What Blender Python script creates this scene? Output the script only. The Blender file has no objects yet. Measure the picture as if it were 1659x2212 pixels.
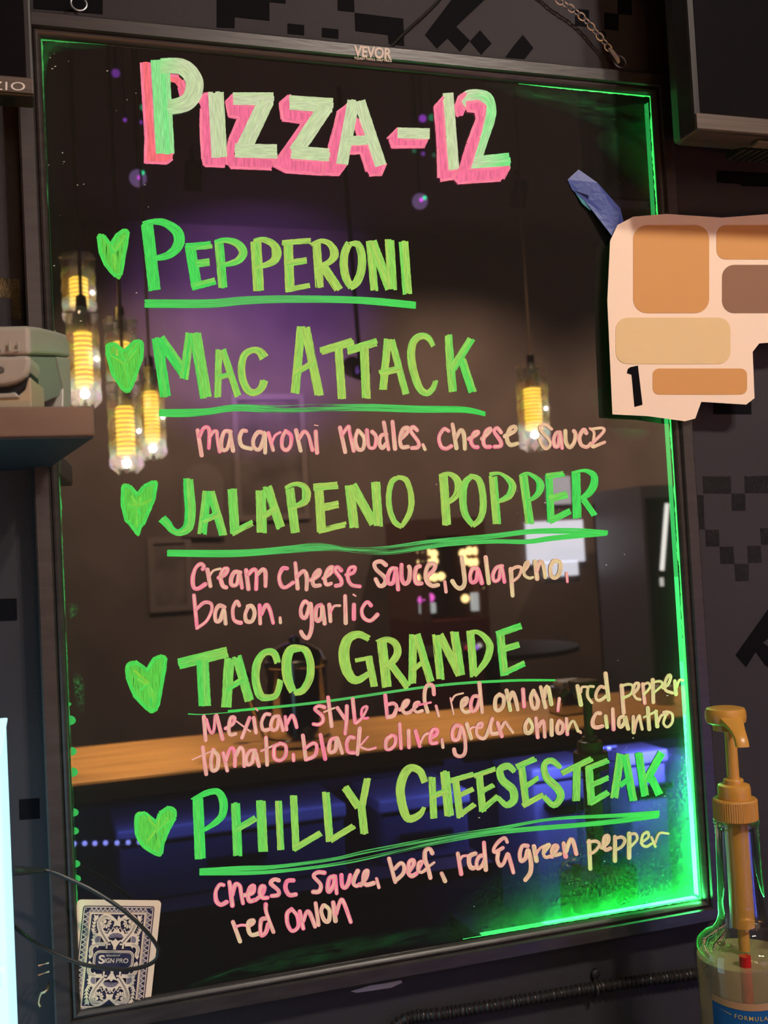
import bpy, bmesh, math, random
from mathutils import Vector, Matrix
S = bpy.context.scene
random.seed(7)

# ------------------------------------------------------------------ camera
CAM = Vector((-0.30005, -0.87915, 1.50584))
RT = Vector((0.949562, -0.309075, -0.052963))      # image right
DN = Vector((-0.038204, 0.053614, -0.997831))      # image down
FW = Vector((0.311244, 0.949525, 0.039102))        # view direction
FPX = 2327.7
cd = bpy.data.cameras.new('camera'); cam = bpy.data.objects.new('camera', cd)
S.collection.objects.link(cam); S.camera = cam
cd.sensor_fit = 'VERTICAL'; cd.sensor_height = 36.0; cd.lens = FPX / 2212 * 36.0
up, bk = -DN, -FW
cam.matrix_world = Matrix(((RT.x, up.x, bk.x, CAM.x), (RT.y, up.y, bk.y, CAM.y), (RT.z, up.z, bk.z, CAM.z), (0, 0, 0, 1)))
cd.clip_start = 0.02; cd.clip_end = 50
cd.dof.use_dof = True; cd.dof.focus_distance = 0.93; cd.dof.aperture_fstop = 11.0

def ray(px, py):
    return RT * ((px - 829.5) / FPX) + DN * ((py - 1106) / FPX) + FW
def at(px, py, Y=0.0):                    # pixel -> point on the plane y = Y
    d = ray(px, py); return CAM + d * ((Y - CAM.y) / d.y)
def atd(px, py, dep):                     # pixel -> point at a camera depth
    return CAM + ray(px, py) * dep
def refl(px, py, Y):                      # pixel seen in the panel (plane y = 0) -> point in the room at y = Y
    d = ray(px, py); h = CAM - d * (CAM.y / d.y)
    d2 = Vector((d.x, -d.y, d.z)); return h + d2 * (Y / d2.y)

# ------------------------------------------------------------------ colour management, world
S.view_settings.view_transform = 'Standard'; S.view_settings.look = 'None'
S.view_settings.exposure = 0.0; S.view_settings.gamma = 1.0
S.view_settings.use_curve_mapping = False
w = bpy.data.worlds.new('world'); S.world = w; w.use_nodes = True
w.node_tree.nodes['Background'].inputs[0].default_value = (0.45, 0.47, 0.62, 1)
w.node_tree.nodes['Background'].inputs[1].default_value = 0.10
try:
    S.cycles.use_denoising = True
    S.cycles.sample_clamp_indirect = 8.0
    S.cycles.max_bounces = 8; S.cycles.transparent_max_bounces = 24
except Exception:
    pass

# ------------------------------------------------------------------ light levels
P_FILL = 62.0        # added warm fill spots, no fixture seen, aimed at the back bar
P_BAR_FILL = 700.0          # added unseen downlights that brighten the bar counter
P_WALL_FILL = 430.0         # added unseen washers that brighten the far wall
P_PURPLE = 1300.0
P_BLUE = 7.5
P_GREEN = 0.095
E_BULB = 21.0

def srgb(r, g, b):
    def f(c):
        c /= 255.0
        return c / 12.92 if c <= 0.04045 else ((c + 0.055) / 1.055) ** 2.4
    return (f(r), f(g), f(b))

# ------------------------------------------------------------------ helpers
COL = S.collection
def link(o, parent=None):
    COL.objects.link(o)
    if parent is not None: o.parent = parent
    return o
def tag(o, label=None, cat=None, group=None, kind=None):
    if label: o['label'] = label
    if cat: o['category'] = cat
    if group: o['group'] = group
    if kind: o['kind'] = kind
    return o
def thing(name, loc, label, cat, group=None):
    o = bpy.data.objects.new(name, None); o.location = loc; o.empty_display_size = 0.02
    link(o); return tag(o, label, cat, group)

class MB:
    """collects shapes in world coordinates, then links them as one mesh object"""
    def __init__(s): s.v = []; s.f = []; s.uv = {}; s.col = {}; s.smooth = set(); s.mat = {}
    def add(s, vs, fs, smooth=False, uvs=None, cols=None, mi=0):
        b = len(s.v); s.v += [Vector(p) for p in vs]
        for k, f in enumerate(fs):
            i = len(s.f); s.f.append([b + j for j in f])
            if smooth: s.smooth.add(i)
            if uvs: s.uv[i] = [uvs[j] for j in f]
            if cols: s.col[i] = [cols[j] for j in f]
            if mi: s.mat[i] = mi
        return s
    def box(s, a, b, mi=0):
        x0, y0, z0 = [min(a[i], b[i]) for i in range(3)]; x1, y1, z1 = [max(a[i], b[i]) for i in range(3)]
        return s.add([(x0,y0,z0),(x1,y0,z0),(x1,y1,z0),(x0,y1,z0),(x0,y0,z1),(x1,y0,z1),(x1,y1,z1),(x0,y1,z1)],
              [(0,3,2,1),(4,5,6,7),(0,1,5,4),(1,2,6,5),(2,3,7,6),(3,0,4,7)], mi=mi)
    def prism(s, pts, off, mi=0):           # polygon (3-D points) extruded by a vector
        n = len(pts); off = Vector(off); P = [Vector(p) for p in pts]
        vs = P + [p + off for p in P]
        nrm = Vector((0, 0, 0))
        for i in range(n): nrm += P[i].cross(P[(i + 1) % n])
        flip = nrm.dot(off) > 0
        a = list(range(n)); b = list(range(n, 2 * n))
        fs = [a[::-1] if flip else a, b if flip else b[::-1]]
        for i in range(n):
            j = (i + 1) % n
            q = (i, j, n + j, n + i); fs.append(q if flip else q[::-1])
        return s.add(vs, fs, mi=mi)
    def tube(s, pts, r, n=10, caps=True, mi=0):
        P = [Vector(p) for p in pts]; m = len(P); vs = []; fs = []
        rr = r if isinstance(r, (list, tuple)) else [r] * m
        ref = None
        for i in range(m):
            t = (P[min(i + 1, m - 1)] - P[max(i - 1, 0)]).normalized()
            if ref is None:
                ref = Vector((0, 0, 1)) if abs(t.z) < 0.9 else Vector((1, 0, 0))
                u = t.cross(ref).normalized()
            else:
                u = (u - t * u.dot(t)).normalized()
            v = t.cross(u)
            for k in range(n):
                a = 2 * math.pi * k / n
                vs.append(P[i] + (u * math.cos(a) + v * math.sin(a)) * rr[i])
        for i in range(m - 1):
            for k in range(n):
                k2 = (k + 1) % n
                fs.append((i*n+k, i*n+k2, (i+1)*n+k2, (i+1)*n+k))
        if caps:
            fs.append(tuple(range(n))[::-1]); fs.append(tuple((m-1)*n + k for k in range(n)))
        return s.add(vs, fs, True, mi=mi)
    def lathe(s, prof, c, axis=(0, 0, 1), n=32, mi=0, caps=True):     # prof: (radius, height)
        ax = Vector(axis).normalized(); c = Vector(c)
        u = ax.orthogonal().normalized(); v = ax.cross(u); vs = []; fs = []
        for (r, h) in prof:
            for k in range(n):
                a = 2 * math.pi * k / n
                vs.append(c + ax * h + (u * math.cos(a) + v * math.sin(a)) * r)
        for i in range(len(prof) - 1):
            for k in range(n):
                k2 = (k + 1) % n
                fs.append((i*n+k, i*n+k2, (i+1)*n+k2, (i+1)*n+k))
        s.add(vs, fs, True, mi=mi)
        if caps:
            b = len(s.v) - len(vs)
            if prof[0][0] > 1e-5: s.f.append([b + k for k in range(n)][::-1])
            if prof[-1][0] > 1e-5: s.f.append([b + (len(prof)-1)*n + k for k in range(n)])
        return s
    def build(s, name, mats, parent=None, bevel=0, seg=2, sharp=35):
        """parent given: a part, its vertices kept in the frame of its thing; else a thing of one mesh"""
        if parent is not None:
            r = parent
            while r.parent is not None: r = r.parent
            org = r.location.copy()
        else:
            lo = Vector([min(v[i] for v in s.v) for i in range(3)]); hi = Vector([max(v[i] for v in s.v) for i in range(3)])
            org = (lo + hi) / 2; org.z = lo.z
        me = bpy.data.meshes.new(name); me.from_pydata([v - org for v in s.v], [], s.f)
        for m in (mats if isinstance(mats, (list, tuple)) else [mats]): me.materials.append(m)
        if s.uv:
            ul = me.uv_layers.new(name='uv')
            for p in me.polygons:
                if p.index in s.uv:
                    for li, uv in zip(p.loop_indices, s.uv[p.index]): ul.data[li].uv = uv
        if s.col:
            ca = me.color_attributes.new('ink', 'FLOAT_COLOR', 'CORNER')
            for p in me.polygons:
                if p.index in s.col:
                    for li, c in zip(p.loop_indices, s.col[p.index]): ca.data[li].color = c
        for p in me.polygons:
            if p.index in s.smooth: p.use_smooth = True
            if p.index in s.mat: p.material_index = s.mat[p.index]
        if s.smooth and sharp: me.set_sharp_from_angle(angle=math.radians(sharp))
        o = bpy.data.objects.new(name, me); link(o, parent)
        if parent is None: o.location = org
        if bevel:
            b = o.modifiers.new('bevel', 'BEVEL'); b.width = bevel; b.segments = seg
            b.limit_method = 'ANGLE'; b.angle_limit = math.radians(40)
        return o

def catmull(pts, step=4.0, closed=False):
    """smooth a list of tuples (any dimension); step in the units of the first two coordinates"""
    if len(pts) < 3: return pts if len(pts) < 2 else _lin(pts, step)
    n = len(pts); out = []
    rng = range(n) if closed else range(n - 1)
    for i in rng:
        p = [pts[(i + k) % n] if closed else pts[min(max(i + k, 0), n - 1)] for k in (-1, 0, 1, 2)]
        L = math.hypot(p[2][0] - p[1][0], p[2][1] - p[1][1]); m = max(1, int(L / step))
        for k in range(m):
            t = k / m
            out.append(tuple(0.5 * (2*b + (c - a)*t + (2*a - 5*b + 4*c - d)*t*t + (3*b - a - 3*c + d)*t**3) for a, b, c, d in zip(*p)))
    if not closed: out.append(tuple(pts[-1]))
    return out
def _lin(pts, step):
    (a, b) = pts; L = math.hypot(b[0] - a[0], b[1] - a[1]); m = max(2, int(L / step))
    return [tuple(x + (y - x) * k / m for x, y in zip(a, b)) for k in range(m + 1)]
def pp(s):                                   # "x,y x,y" -> list of tuples
    return [tuple(float(c) for c in q.split(',')) for q in s.split()]

# ------------------------------------------------------------------ materials
MATS = {}
def new_mat(name):
    m = bpy.data.materials.new(name); m.use_nodes = True
    nt = m.node_tree; b = nt.nodes['Principled BSDF']; return m, nt, b
def mat(name, col, rough=0.5, metal=0.0, bump=0.0, bscale=200.0, emit=None, estr=0.0, vary=0.0, vscale=20.0, ior=1.45, coat=0.0, stretch=None, spec=0.5):
    if name in MATS: return MATS[name]
    m, nt, b = new_mat(name); N, Lk = nt.nodes, nt.links
    b.inputs['Base Color'].default_value = (*col, 1); b.inputs['Roughness'].default_value = rough
    b.inputs['Metallic'].default_value = metal; b.inputs['IOR'].default_value = ior
    b.inputs['Coat Weight'].default_value = coat; b.inputs['Specular IOR Level'].default_value = spec
    if emit: b.inputs['Emission Color'].default_value = (*emit, 1); b.inputs['Emission Strength'].default_value = estr
    tc = N.new('ShaderNodeTexCoord'); src = tc.outputs['Object']
    if stretch:
        mp = N.new('ShaderNodeMapping'); mp.inputs['Scale'].default_value = stretch; Lk.new(src, mp.inputs['Vector']); src = mp.outputs[0]
    if vary:
        n = N.new('ShaderNodeTexNoise'); n.inputs['Scale'].default_value = vscale; n.inputs['Detail'].default_value = 6
        Lk.new(src, n.inputs['Vector'])
        r = N.new('ShaderNodeValToRGB'); r.color_ramp.elements[0].position = 0.3; r.color_ramp.elements[1].position = 0.7
        r.color_ramp.elements[0].color = (*[c * (1 - vary) for c in col], 1); r.color_ramp.elements[1].color = (*[min(1, c * (1 + vary)) for c in col], 1)
        Lk.new(n.outputs['Fac'], r.inputs[0]); Lk.new(r.outputs[0], b.inputs['Base Color'])
    if bump:
        n2 = N.new('ShaderNodeTexNoise'); n2.inputs['Scale'].default_value = bscale; n2.inputs['Detail'].default_value = 4
        Lk.new(src, n2.inputs['Vector'])
        bp = N.new('ShaderNodeBump'); bp.inputs['Strength'].default_value = bump; bp.inputs['Distance'].default_value = 0.002
        Lk.new(n2.outputs['Fac'], bp.inputs['Height']); Lk.new(bp.outputs[0], b.inputs['Normal'])
    MATS[name] = m; return m

def ink_mat(name, estr, streak=0.5, us=9.0, vs=0.7):
    """fluorescent liquid chalk on an edge-lit panel: glows in the ink colour, LED edge tint painted into the green, thin where the pen ran dry"""
    m, nt, b = new_mat(name); N, Lk = nt.nodes, nt.links
    at_ = N.new('ShaderNodeAttribute'); at_.attribute_name = 'ink'
    uv = N.new('ShaderNodeUVMap'); uv.uv_map = 'uv'
    mp = N.new('ShaderNodeMapping'); mp.inputs['Scale'].default_value = (us, vs, 1); Lk.new(uv.outputs[0], mp.inputs['Vector'])
    n = N.new('ShaderNodeTexNoise'); n.inputs['Scale'].default_value = 1.0; n.inputs['Detail'].default_value = 3; Lk.new(mp.outputs[0], n.inputs['Vector'])
    # brightness streaks in the ink
    mr = N.new('ShaderNodeMapRange'); mr.inputs[1].default_value = 0.3; mr.inputs[2].default_value = 0.7
    mr.inputs[3].default_value = 0.72; mr.inputs[4].default_value = 1.12; Lk.new(n.outputs['Fac'], mr.inputs[0])
    mx = N.new('ShaderNodeMix'); mx.data_type = 'RGBA'; mx.blend_type = 'MULTIPLY'; mx.inputs[0].default_value = 1.0
    Lk.new(at_.outputs['Color'], mx.inputs[6]); Lk.new(mr.outputs[0], mx.inputs[7])
    Lk.new(mx.outputs[2], b.inputs['Emission Color']); b.inputs['Emission Strength'].default_value = estr
    dk = N.new('ShaderNodeMix'); dk.data_type = 'RGBA'; dk.blend_type = 'MULTIPLY'; dk.inputs[0].default_value = 1.0; dk.inputs[7].default_value = (0.34, 0.34, 0.34, 1)
    Lk.new(mx.outputs[2], dk.inputs[6]); Lk.new(dk.outputs[2], b.inputs['Base Color']); b.inputs['Roughness'].default_value = 0.7; b.inputs['Specular IOR Level'].default_value = 0.2
    # dry gaps: transparent where noise exceeds the ink's coverage (alpha of the ink attribute)
    mp2 = N.new('ShaderNodeMapping'); mp2.inputs['Scale'].default_value = (us * 0.8, vs * 0.55, 1); mp2.inputs['Location'].default_value = (3.7, 1.9, 0); Lk.new(uv.outputs[0], mp2.inputs['Vector'])
    n2 = N.new('ShaderNodeTexNoise'); n2.inputs['Scale'].default_value = 1.0; n2.inputs['Detail'].default_value = 4; Lk.new(mp2.outputs[0], n2.inputs['Vector'])
    sb = N.new('ShaderNodeMath'); sb.operation = 'SUBTRACT'; Lk.new(at_.outputs['Alpha'], sb.inputs[0]); Lk.new(n2.outputs['Fac'], sb.inputs[1])
    ml = N.new('ShaderNodeMath'); ml.operation = 'MULTIPLY_ADD'; ml.inputs[1].default_value = 9.0; ml.inputs[2].default_value = 0.5; ml.use_clamp = True
    Lk.new(sb.outputs[0], ml.inputs[0]); Lk.new(ml.outputs[0], b.inputs['Alpha'])
    return m
def thin_glass(name, tint=(1, 1, 1), refl_=1.0, rough=0.02, ior=1.5, frost=0.0, frost_col=(.8, .75, .65), fmax=0.4):
    m, nt, b = new_mat(name); N, Lk = nt.nodes, nt.links
    N.remove(b); out = N['Material Output']
    tr = N.new('ShaderNodeBsdfTransparent'); tr.inputs[0].default_value = (*tint, 1)
    gl = N.new('ShaderNodeBsdfGlossy'); gl.inputs['Roughness'].default_value = rough; gl.inputs['Color'].default_value = (refl_, refl_, refl_, 1)
    fr = N.new('ShaderNodeFresnel'); fr.inputs['IOR'].default_value = ior
    fm = N.new('ShaderNodeMath'); fm.operation = 'MINIMUM'; fm.inputs[1].default_value = fmax; Lk.new(fr.outputs[0], fm.inputs[0])
    mx = N.new('ShaderNodeMixShader'); Lk.new(fm.outputs[0], mx.inputs[0]); Lk.new(tr.outputs[0], mx.inputs[1]); Lk.new(gl.outputs[0], mx.inputs[2])
    last = mx
    if frost:
        df = N.new('ShaderNodeBsdfDiffuse'); df.inputs[0].default_value = (*frost_col, 1)
        m2 = N.new('ShaderNodeMixShader'); m2.inputs[0].default_value = frost
        Lk.new(mx.outputs[0], m2.inputs[1]); Lk.new(df.outputs[0], m2.inputs[2]); last = m2
    Lk.new(last.outputs[0], out.inputs['Surface']); return m
def emit_mat(name, col, strength):
    m, nt, b = new_mat(name); b.inputs['Base Color'].default_value = (*[c * 0.5 for c in col], 1)
    b.inputs['Emission Color'].default_value = (*col, 1); b.inputs['Emission Strength'].default_value = strength
    return m

def text_mesh(body, size, bold=0.0, spacing=1.0, shear=0.0):
    """triangles of a word as (verts2d, faces); origin at the left end of the baseline"""
    c = bpy.data.curves.new('t', 'FONT'); c.body = body; c.size = size; c.offset = bold; c.space_character = spacing; c.shear = shear
    o = bpy.data.objects.new('t', c); COL.objects.link(o)
    dg = bpy.context.evaluated_depsgraph_get(); dg.update(); oe = o.evaluated_get(dg); me = oe.to_mesh()
    vs = [(v.co.x, v.co.y) for v in me.vertices]; fs = [tuple(p.vertices) for p in me.polygons]
    oe.to_mesh_clear(); bpy.data.objects.remove(o); bpy.data.curves.remove(c)
    return vs, fs
def lamp(name, kind, loc, energy, col, parent=None, **k):
    l = bpy.data.lights.new(name, kind); l.energy = energy; l.color = col
    for a, b in k.items():
        if a != 'aim': setattr(l, a, b)
    o = bpy.data.objects.new(name, l); link(o, parent)
    off = Vector((0, 0, 0))
    if parent is not None:
        r = parent
        while r.parent is not None: r = r.parent
        off = r.location
    o.location = Vector(loc) - off
    if 'aim' in k: o.rotation_euler = (Vector(k['aim']) - Vector(loc)).to_track_quat('-Z', 'Y').to_euler()
    return o
# ------------------------------------------------------------------ the hand lettering (traced on the panel)
VW = {'A': (290,110,3.9976), 'B': (700,170,3.9976), 'C': (190,460,3.9976), 'D': (520,490,3.9976), 'E': (210,690,3.9976),
      'F': (620,690,3.770), 'G': (410,890,3.53), 'H': (850,890,3.53), 'I': (240,1010,4.1475), 'J': (580,1000,4.1475),
      'K': (930,990,4.1475), 'L': (400,1190,3.95), 'M': (790,1170,3.6867), 'N': (250,1350,3.6867), 'O': (690,1320,3.1904),
      'P': (410,1490,3.95), 'Q': (800,1470,4.3658), 'R': (1140,1430,4.6083), 'S': (270,1660,3.01636), 'T': (800,1600,2.5523),
      'U': (440,1860,3.95), 'V': (820,1770,4.8794), 'W': (1080,1770,4.3658), 'Y': (500,0,3.318), 'X': (0,0,1.0)}
# broad brush strokes:  view | points | width or widths
PALE = """
A|222,82 268,885|150|g
A|225,130 400,133 495,210 522,310 480,420 390,470 290,485|125,130,138,146,138,130,120|p
A|705,360 735,915|126|p
A|858,412 1205,412|100|p
A|1135,440 925,885|130|p
A|870,860 1232,868|112|p
Y|418,735 725,755|95|p
Y|680,760 460,1090|98|p
Y|430,1090 700,1110|86|p
B|255,190 155,735|95|p
B|305,190 490,745|88|p
B|210,535 375,530|72|p
B|640,468 908,475|82|p
B|1072,130 1122,785|80|p
B|1200,235 1230,160 1310,145 1400,170 1430,260 1420,350 1380,470 1330,620 1290,775|80,95,100,105,105,105,105,105,105|h
B|1265,740 1605,705|122|h
"""
PINKSH = """
A|60,100 100,93 138,100 150,200 165,500 190,870 335,890 330,930 280,970 95,962 95,900 100,760 75,350
A|298,210 380,215 420,255 445,330 432,405 405,395 385,320 350,275 300,262
A|595,375 655,362 660,500 670,750 680,910 800,915 800,960 775,997 605,990 590,920 580,780 575,640 578,500 563,450
A|850,380 865,460 1075,487 1055,540 940,720 860,880 860,905 1225,930 1210,975 1180,1020 830,1008 803,985 800,900 820,770 900,580 820,565 795,440
Y|415,685 440,785 600,810 615,825 490,1005 440,1070 435,1140 690,1155 700,1180 650,1248 390,1230 300,1185 515,878 365,858 350,740
B|235,200 250,260 215,420 150,600 110,740 190,740 125,830 0,825 0,720 40,715 45,580 95,400 120,290
B|290,345 325,430 340,490 300,520 275,430
B|215,575 370,570 440,745 533,735 490,828 390,832 370,800 318,640 190,645
B|640,430 700,520 890,520 860,590 588,590 570,530 553,515
B|1030,160 1040,500 1075,790 1160,780 1130,860 1010,878 990,850 985,600 958,240
B|1225,125 1170,200 1220,270 1200,320 1150,325 1137,230 1170,150
B|1235,205 1330,195 1390,230 1380,330 1340,500 1250,790 1600,765 1550,860 1530,875 1160,900 1120,855 1180,760 1240,560 1320,350 1310,285 1240,275
"""
# item lines: (name, tone centre, tone half-width, heart polygon, strokes, underline strokes)
ITEMS = [
("PEPPERONI", 700, 270, "C|75,190 125,182 192,275 250,180 320,130 358,150 345,250 290,560 240,568 210,540 145,460 95,340", """
C|510,95 575,665|98
C|470,95 560,75 660,85 760,150 790,230 760,310 680,370 560,395|35,45,60,82,90,80,60,40
C|880,280 940,640|85
C|850,295 1065,275|58
C|930,440 1050,425|58
C|900,640 1095,588|55
C|1130,240 1165,645|72
C|1100,250 1190,235 1290,265 1340,340 1290,415 1150,455|35,45,60,70,55,30
D|130,125 155,550|88
D|110,125 190,110 280,150 310,220 280,300 130,355|35,45,60,80,60,30
D|410,150 425,555|75
D|360,138 600,120|42
D|400,315 570,290|50
D|395,545 598,505|35
D|655,150 680,520|68
D|605,155 690,120 770,150 810,230 770,300 650,350|25,35,50,70,50,25
D|715,345 845,540|72
D|935,145 900,220 890,330 910,440 955,525|60,65,65,65,50
D|940,148 1010,150 1045,250 1040,380 1000,480 950,525|30,55,65,65,65,45
D|1115,120 1155,550|62
D|1135,130 1290,540|75
D|1285,115 1310,540|75
D|1405,125 1440,575|75
""", "X|315,656 450,656 530,649 620,646 745,647 820,652 896,659|17,18,16,15,15,16,15"),
("MAC ATTACK", 720, 360, "E|70,210 140,195 232,268 330,175 375,168 405,195 400,330 300,610 275,645 220,630 120,480 70,290", """
E|515,160 590,665|86
E|540,165 755,470|86
E|800,120 750,510|70
E|845,120 940,675|96
E|1050,265 1040,670|52
E|1085,265 1215,660|52
E|1055,500 1130,480|40
E|1440,330 1400,275 1340,265 1270,310 1245,420 1260,530 1310,620 1370,630 1420,590 1440,530|80,62,50,55,60,60,60,55,60,65
F|115,60 65,600|65
F|150,70 262,615|68
F|65,440 215,350|42
F|275,260 535,180|60
F|420,235 448,645|62
F|495,255 730,185|60
F|628,215 645,640|66
F|820,165 782,575|55
F|850,165 968,605|50
F|755,440 920,400|48
F|1190,215 1150,150 1090,135 1030,180 1010,290 1030,420 1080,560 1140,600 1190,560 1210,500|35,45,50,55,58,58,55,45,40,36
F|1315,130 1325,300 1350,590|55,62,62
F|1500,160 1350,400|60
F|1425,330 1510,590|62
""", "X|346,892 400,892 450,889 510,881 600,884 700,881 800,880 900,884 1000,885 1047,894|16,16,15,15,16,15,15,14,13,10"),
("JALAPENO POPPER", 790, 440, "I|90,155 155,145 235,235 300,150 380,110 422,120 400,270 290,535 265,545 240,628 150,510 125,490 85,330", """
I|690,105 700,250 710,400 690,530 620,580 560,570 500,500 455,455|80,90,90,85,60,55,70,75
I|860,215 815,590|75
I|890,215 1005,605|68
I|820,480 960,415|50
I|1085,195 1110,590|78
I|1080,590 1265,495|50
I|1340,205 1350,580|85
I|1400,170 1520,540|75
I|1360,440 1475,370|50
J|190,230 240,625|75
J|150,225 230,190 310,205 340,270 320,350 190,410|35,35,50,75,60,25
J|450,220 475,615|75
J|410,218 615,200|58
J|490,400 625,370|60
J|450,610 690,550|46
J|725,205 768,580|78
J|750,195 945,550|75
J|960,170 985,565|75
J|1180,130 1110,160 1078,280 1087,420 1130,530 1190,570|30,45,45,45,45,35
J|1160,128 1230,150 1270,250 1280,370 1250,480 1190,570|30,45,45,48,45,35
K|115,155 145,600|72
K|85,155 150,135 220,170 250,240 225,340 110,430|25,30,50,62,50,28
K|370,160 310,220 290,350 310,500 380,600|40,55,58,55,40
K|350,155 430,190 465,300 470,450 440,550 380,600|30,50,55,55,50,40
K|560,165 595,590|70
K|530,145 620,135 700,190 735,250 700,340 590,395|35,25,45,60,55,25
K|830,150 890,585|70
K|805,150 870,135 950,180 985,240 960,320 880,385|20,25,45,65,50,25
K|1060,145 1080,570|58
K|1040,160 1195,140|45
K|1065,365 1220,325|58
K|1075,560 1255,470|50
K|1303,130 1313,535|72
K|1275,130 1380,110 1460,150 1465,230 1420,310 1350,360|25,30,55,65,60,35
K|1370,370 1470,510|48
""", """X|363,1195 500,1197 620,1191 720,1186 800,1193 860,1191 960,1177 1060,1170 1140,1170 1200,1162 1310,1153|13,13,9,8,9,10,9,9,10,11,9
X|363,1191 520,1192 620,1184 690,1178 760,1186 830,1184 930,1170 1060,1158 1150,1148 1240,1147 1312,1150|6,8,9,10,9,8,9,10,11,11,8"""),
("TACO GRANDE", 790, 400, "N|75,310 150,280 250,350 310,250 370,228 412,250 405,330 345,660 320,700 290,715 250,695 140,580 75,420", """
N|505,310 890,215|80
N|690,285 710,645|92
N|905,270 880,655|75
N|965,255 1065,605|70
N|885,510 1020,430|42
N|1290,300 1255,220 1180,225 1125,310 1115,440 1150,560 1200,580 1270,565 1300,500 1310,440|50,55,50,60,60,62,50,45,45,42
N|1470,185 1390,200 1360,300 1370,430 1410,530|50,65,72,70,55
N|1440,180 1510,200 1550,300 1545,420 1490,520 1420,540|35,55,58,58,52,45
O|340,190 270,160 200,190 170,270 180,380 220,460 270,475 340,430|40,48,60,70,70,60,48,36
O|250,340 360,320|22
O|340,320 378,520|45
O|430,215 465,525|62
O|395,210 460,195 520,220 540,280 510,340 440,390|20,35,45,50,45,20
O|495,370 610,525|45
O|645,165 640,495|48
O|670,160 768,490|48
O|640,410 720,345|30
O|805,165 835,470|52
O|830,165 965,440|50
O|930,145 975,440|55
O|1040,145 1065,450|50
O|1020,150 1090,145 1150,190 1175,250 1150,340 1070,445|25,28,40,45,42,25
O|1245,150 1275,440|52
O|1225,160 1395,100|40
O|1260,265 1380,230|38
O|1265,430 1415,360|36
""", """X|407,1545 440,1545 518,1538|7,5,4
X|494,1536 548,1532 700,1515.5 941,1481 1097,1470 1198,1469|4,5,5,5,5,4"""),
("PHILLY CHEESESTEAK", 900, 480, "S|60,300 120,280 205,350 230,280 290,240 335,260 340,310 290,400 250,500 240,575 200,575 110,520 60,430", """
S|475,200 490,590|65
S|440,205 520,165 600,150 640,210 635,300 580,360 490,415|25,35,40,50,45,35,18
S|720,225 735,570|55
S|885,210 900,545|58
S|730,395 850,325|38
S|1000,210 1015,525|40
S|1098,178 1115,530|42
S|1100,525 1278,420|36
S|1308,155 1335,475|45
S|1335,470 1490,375|36
S|1435,125 1520,250|48
S|1580,65 1545,245|40
S|1540,240 1560,425|48
T|300,230 275,170 225,150 185,190 165,270 180,370 210,430 270,410 295,370|35,38,40,45,45,45,40,34,20
T|340,200 350,430|35
T|410,170 435,415|48
T|330,310 430,275|28
T|470,215 495,420|35
T|445,220 570,185|26
T|485,305 570,265|24
T|480,420 575,350|25
T|600,185 620,390|35
T|572,195 690,155|24
T|605,285 680,245|24
T|610,385 705,305|27
T|795,170 760,140 715,160 730,220 785,270 790,330 750,355 710,320|28,35,36,40,42,40,32,25
T|835,150 860,355|35
T|805,145 910,100|28
T|840,265 925,205|24
T|840,360 950,300|27
T|1050,150 1000,110 960,130 970,200 1030,260 1050,310 1010,355 955,305|25,32,32,38,42,40,32,25
T|1055,180 1220,100|28
T|1140,140 1135,330|38
T|1205,150 1220,350|38
T|1190,155 1310,110|27
T|1220,245 1312,205|26
T|1210,345 1312,285|30
T|1380,75 1345,315|40
T|1405,80 1450,330|38
T|1375,250 1430,205|22
T|1480,70 1515,305|40
T|1605,70 1520,225|38
T|1550,205 1595,300|38
""", """X|432,1880 520,1876 600,1872 720,1856 800,1838 957,1809 1074,1790 1192,1770 1330,1762 1423,1757|8,11,8,6,7,7,7,6,8,11
X|432,1887 550,1885 650,1877 760,1861 900,1830 1000,1810 1100,1795 1250,1782 1350,1772 1422,1762|8,8,6,6,7,7,9,10,11,9"""),
]
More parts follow.
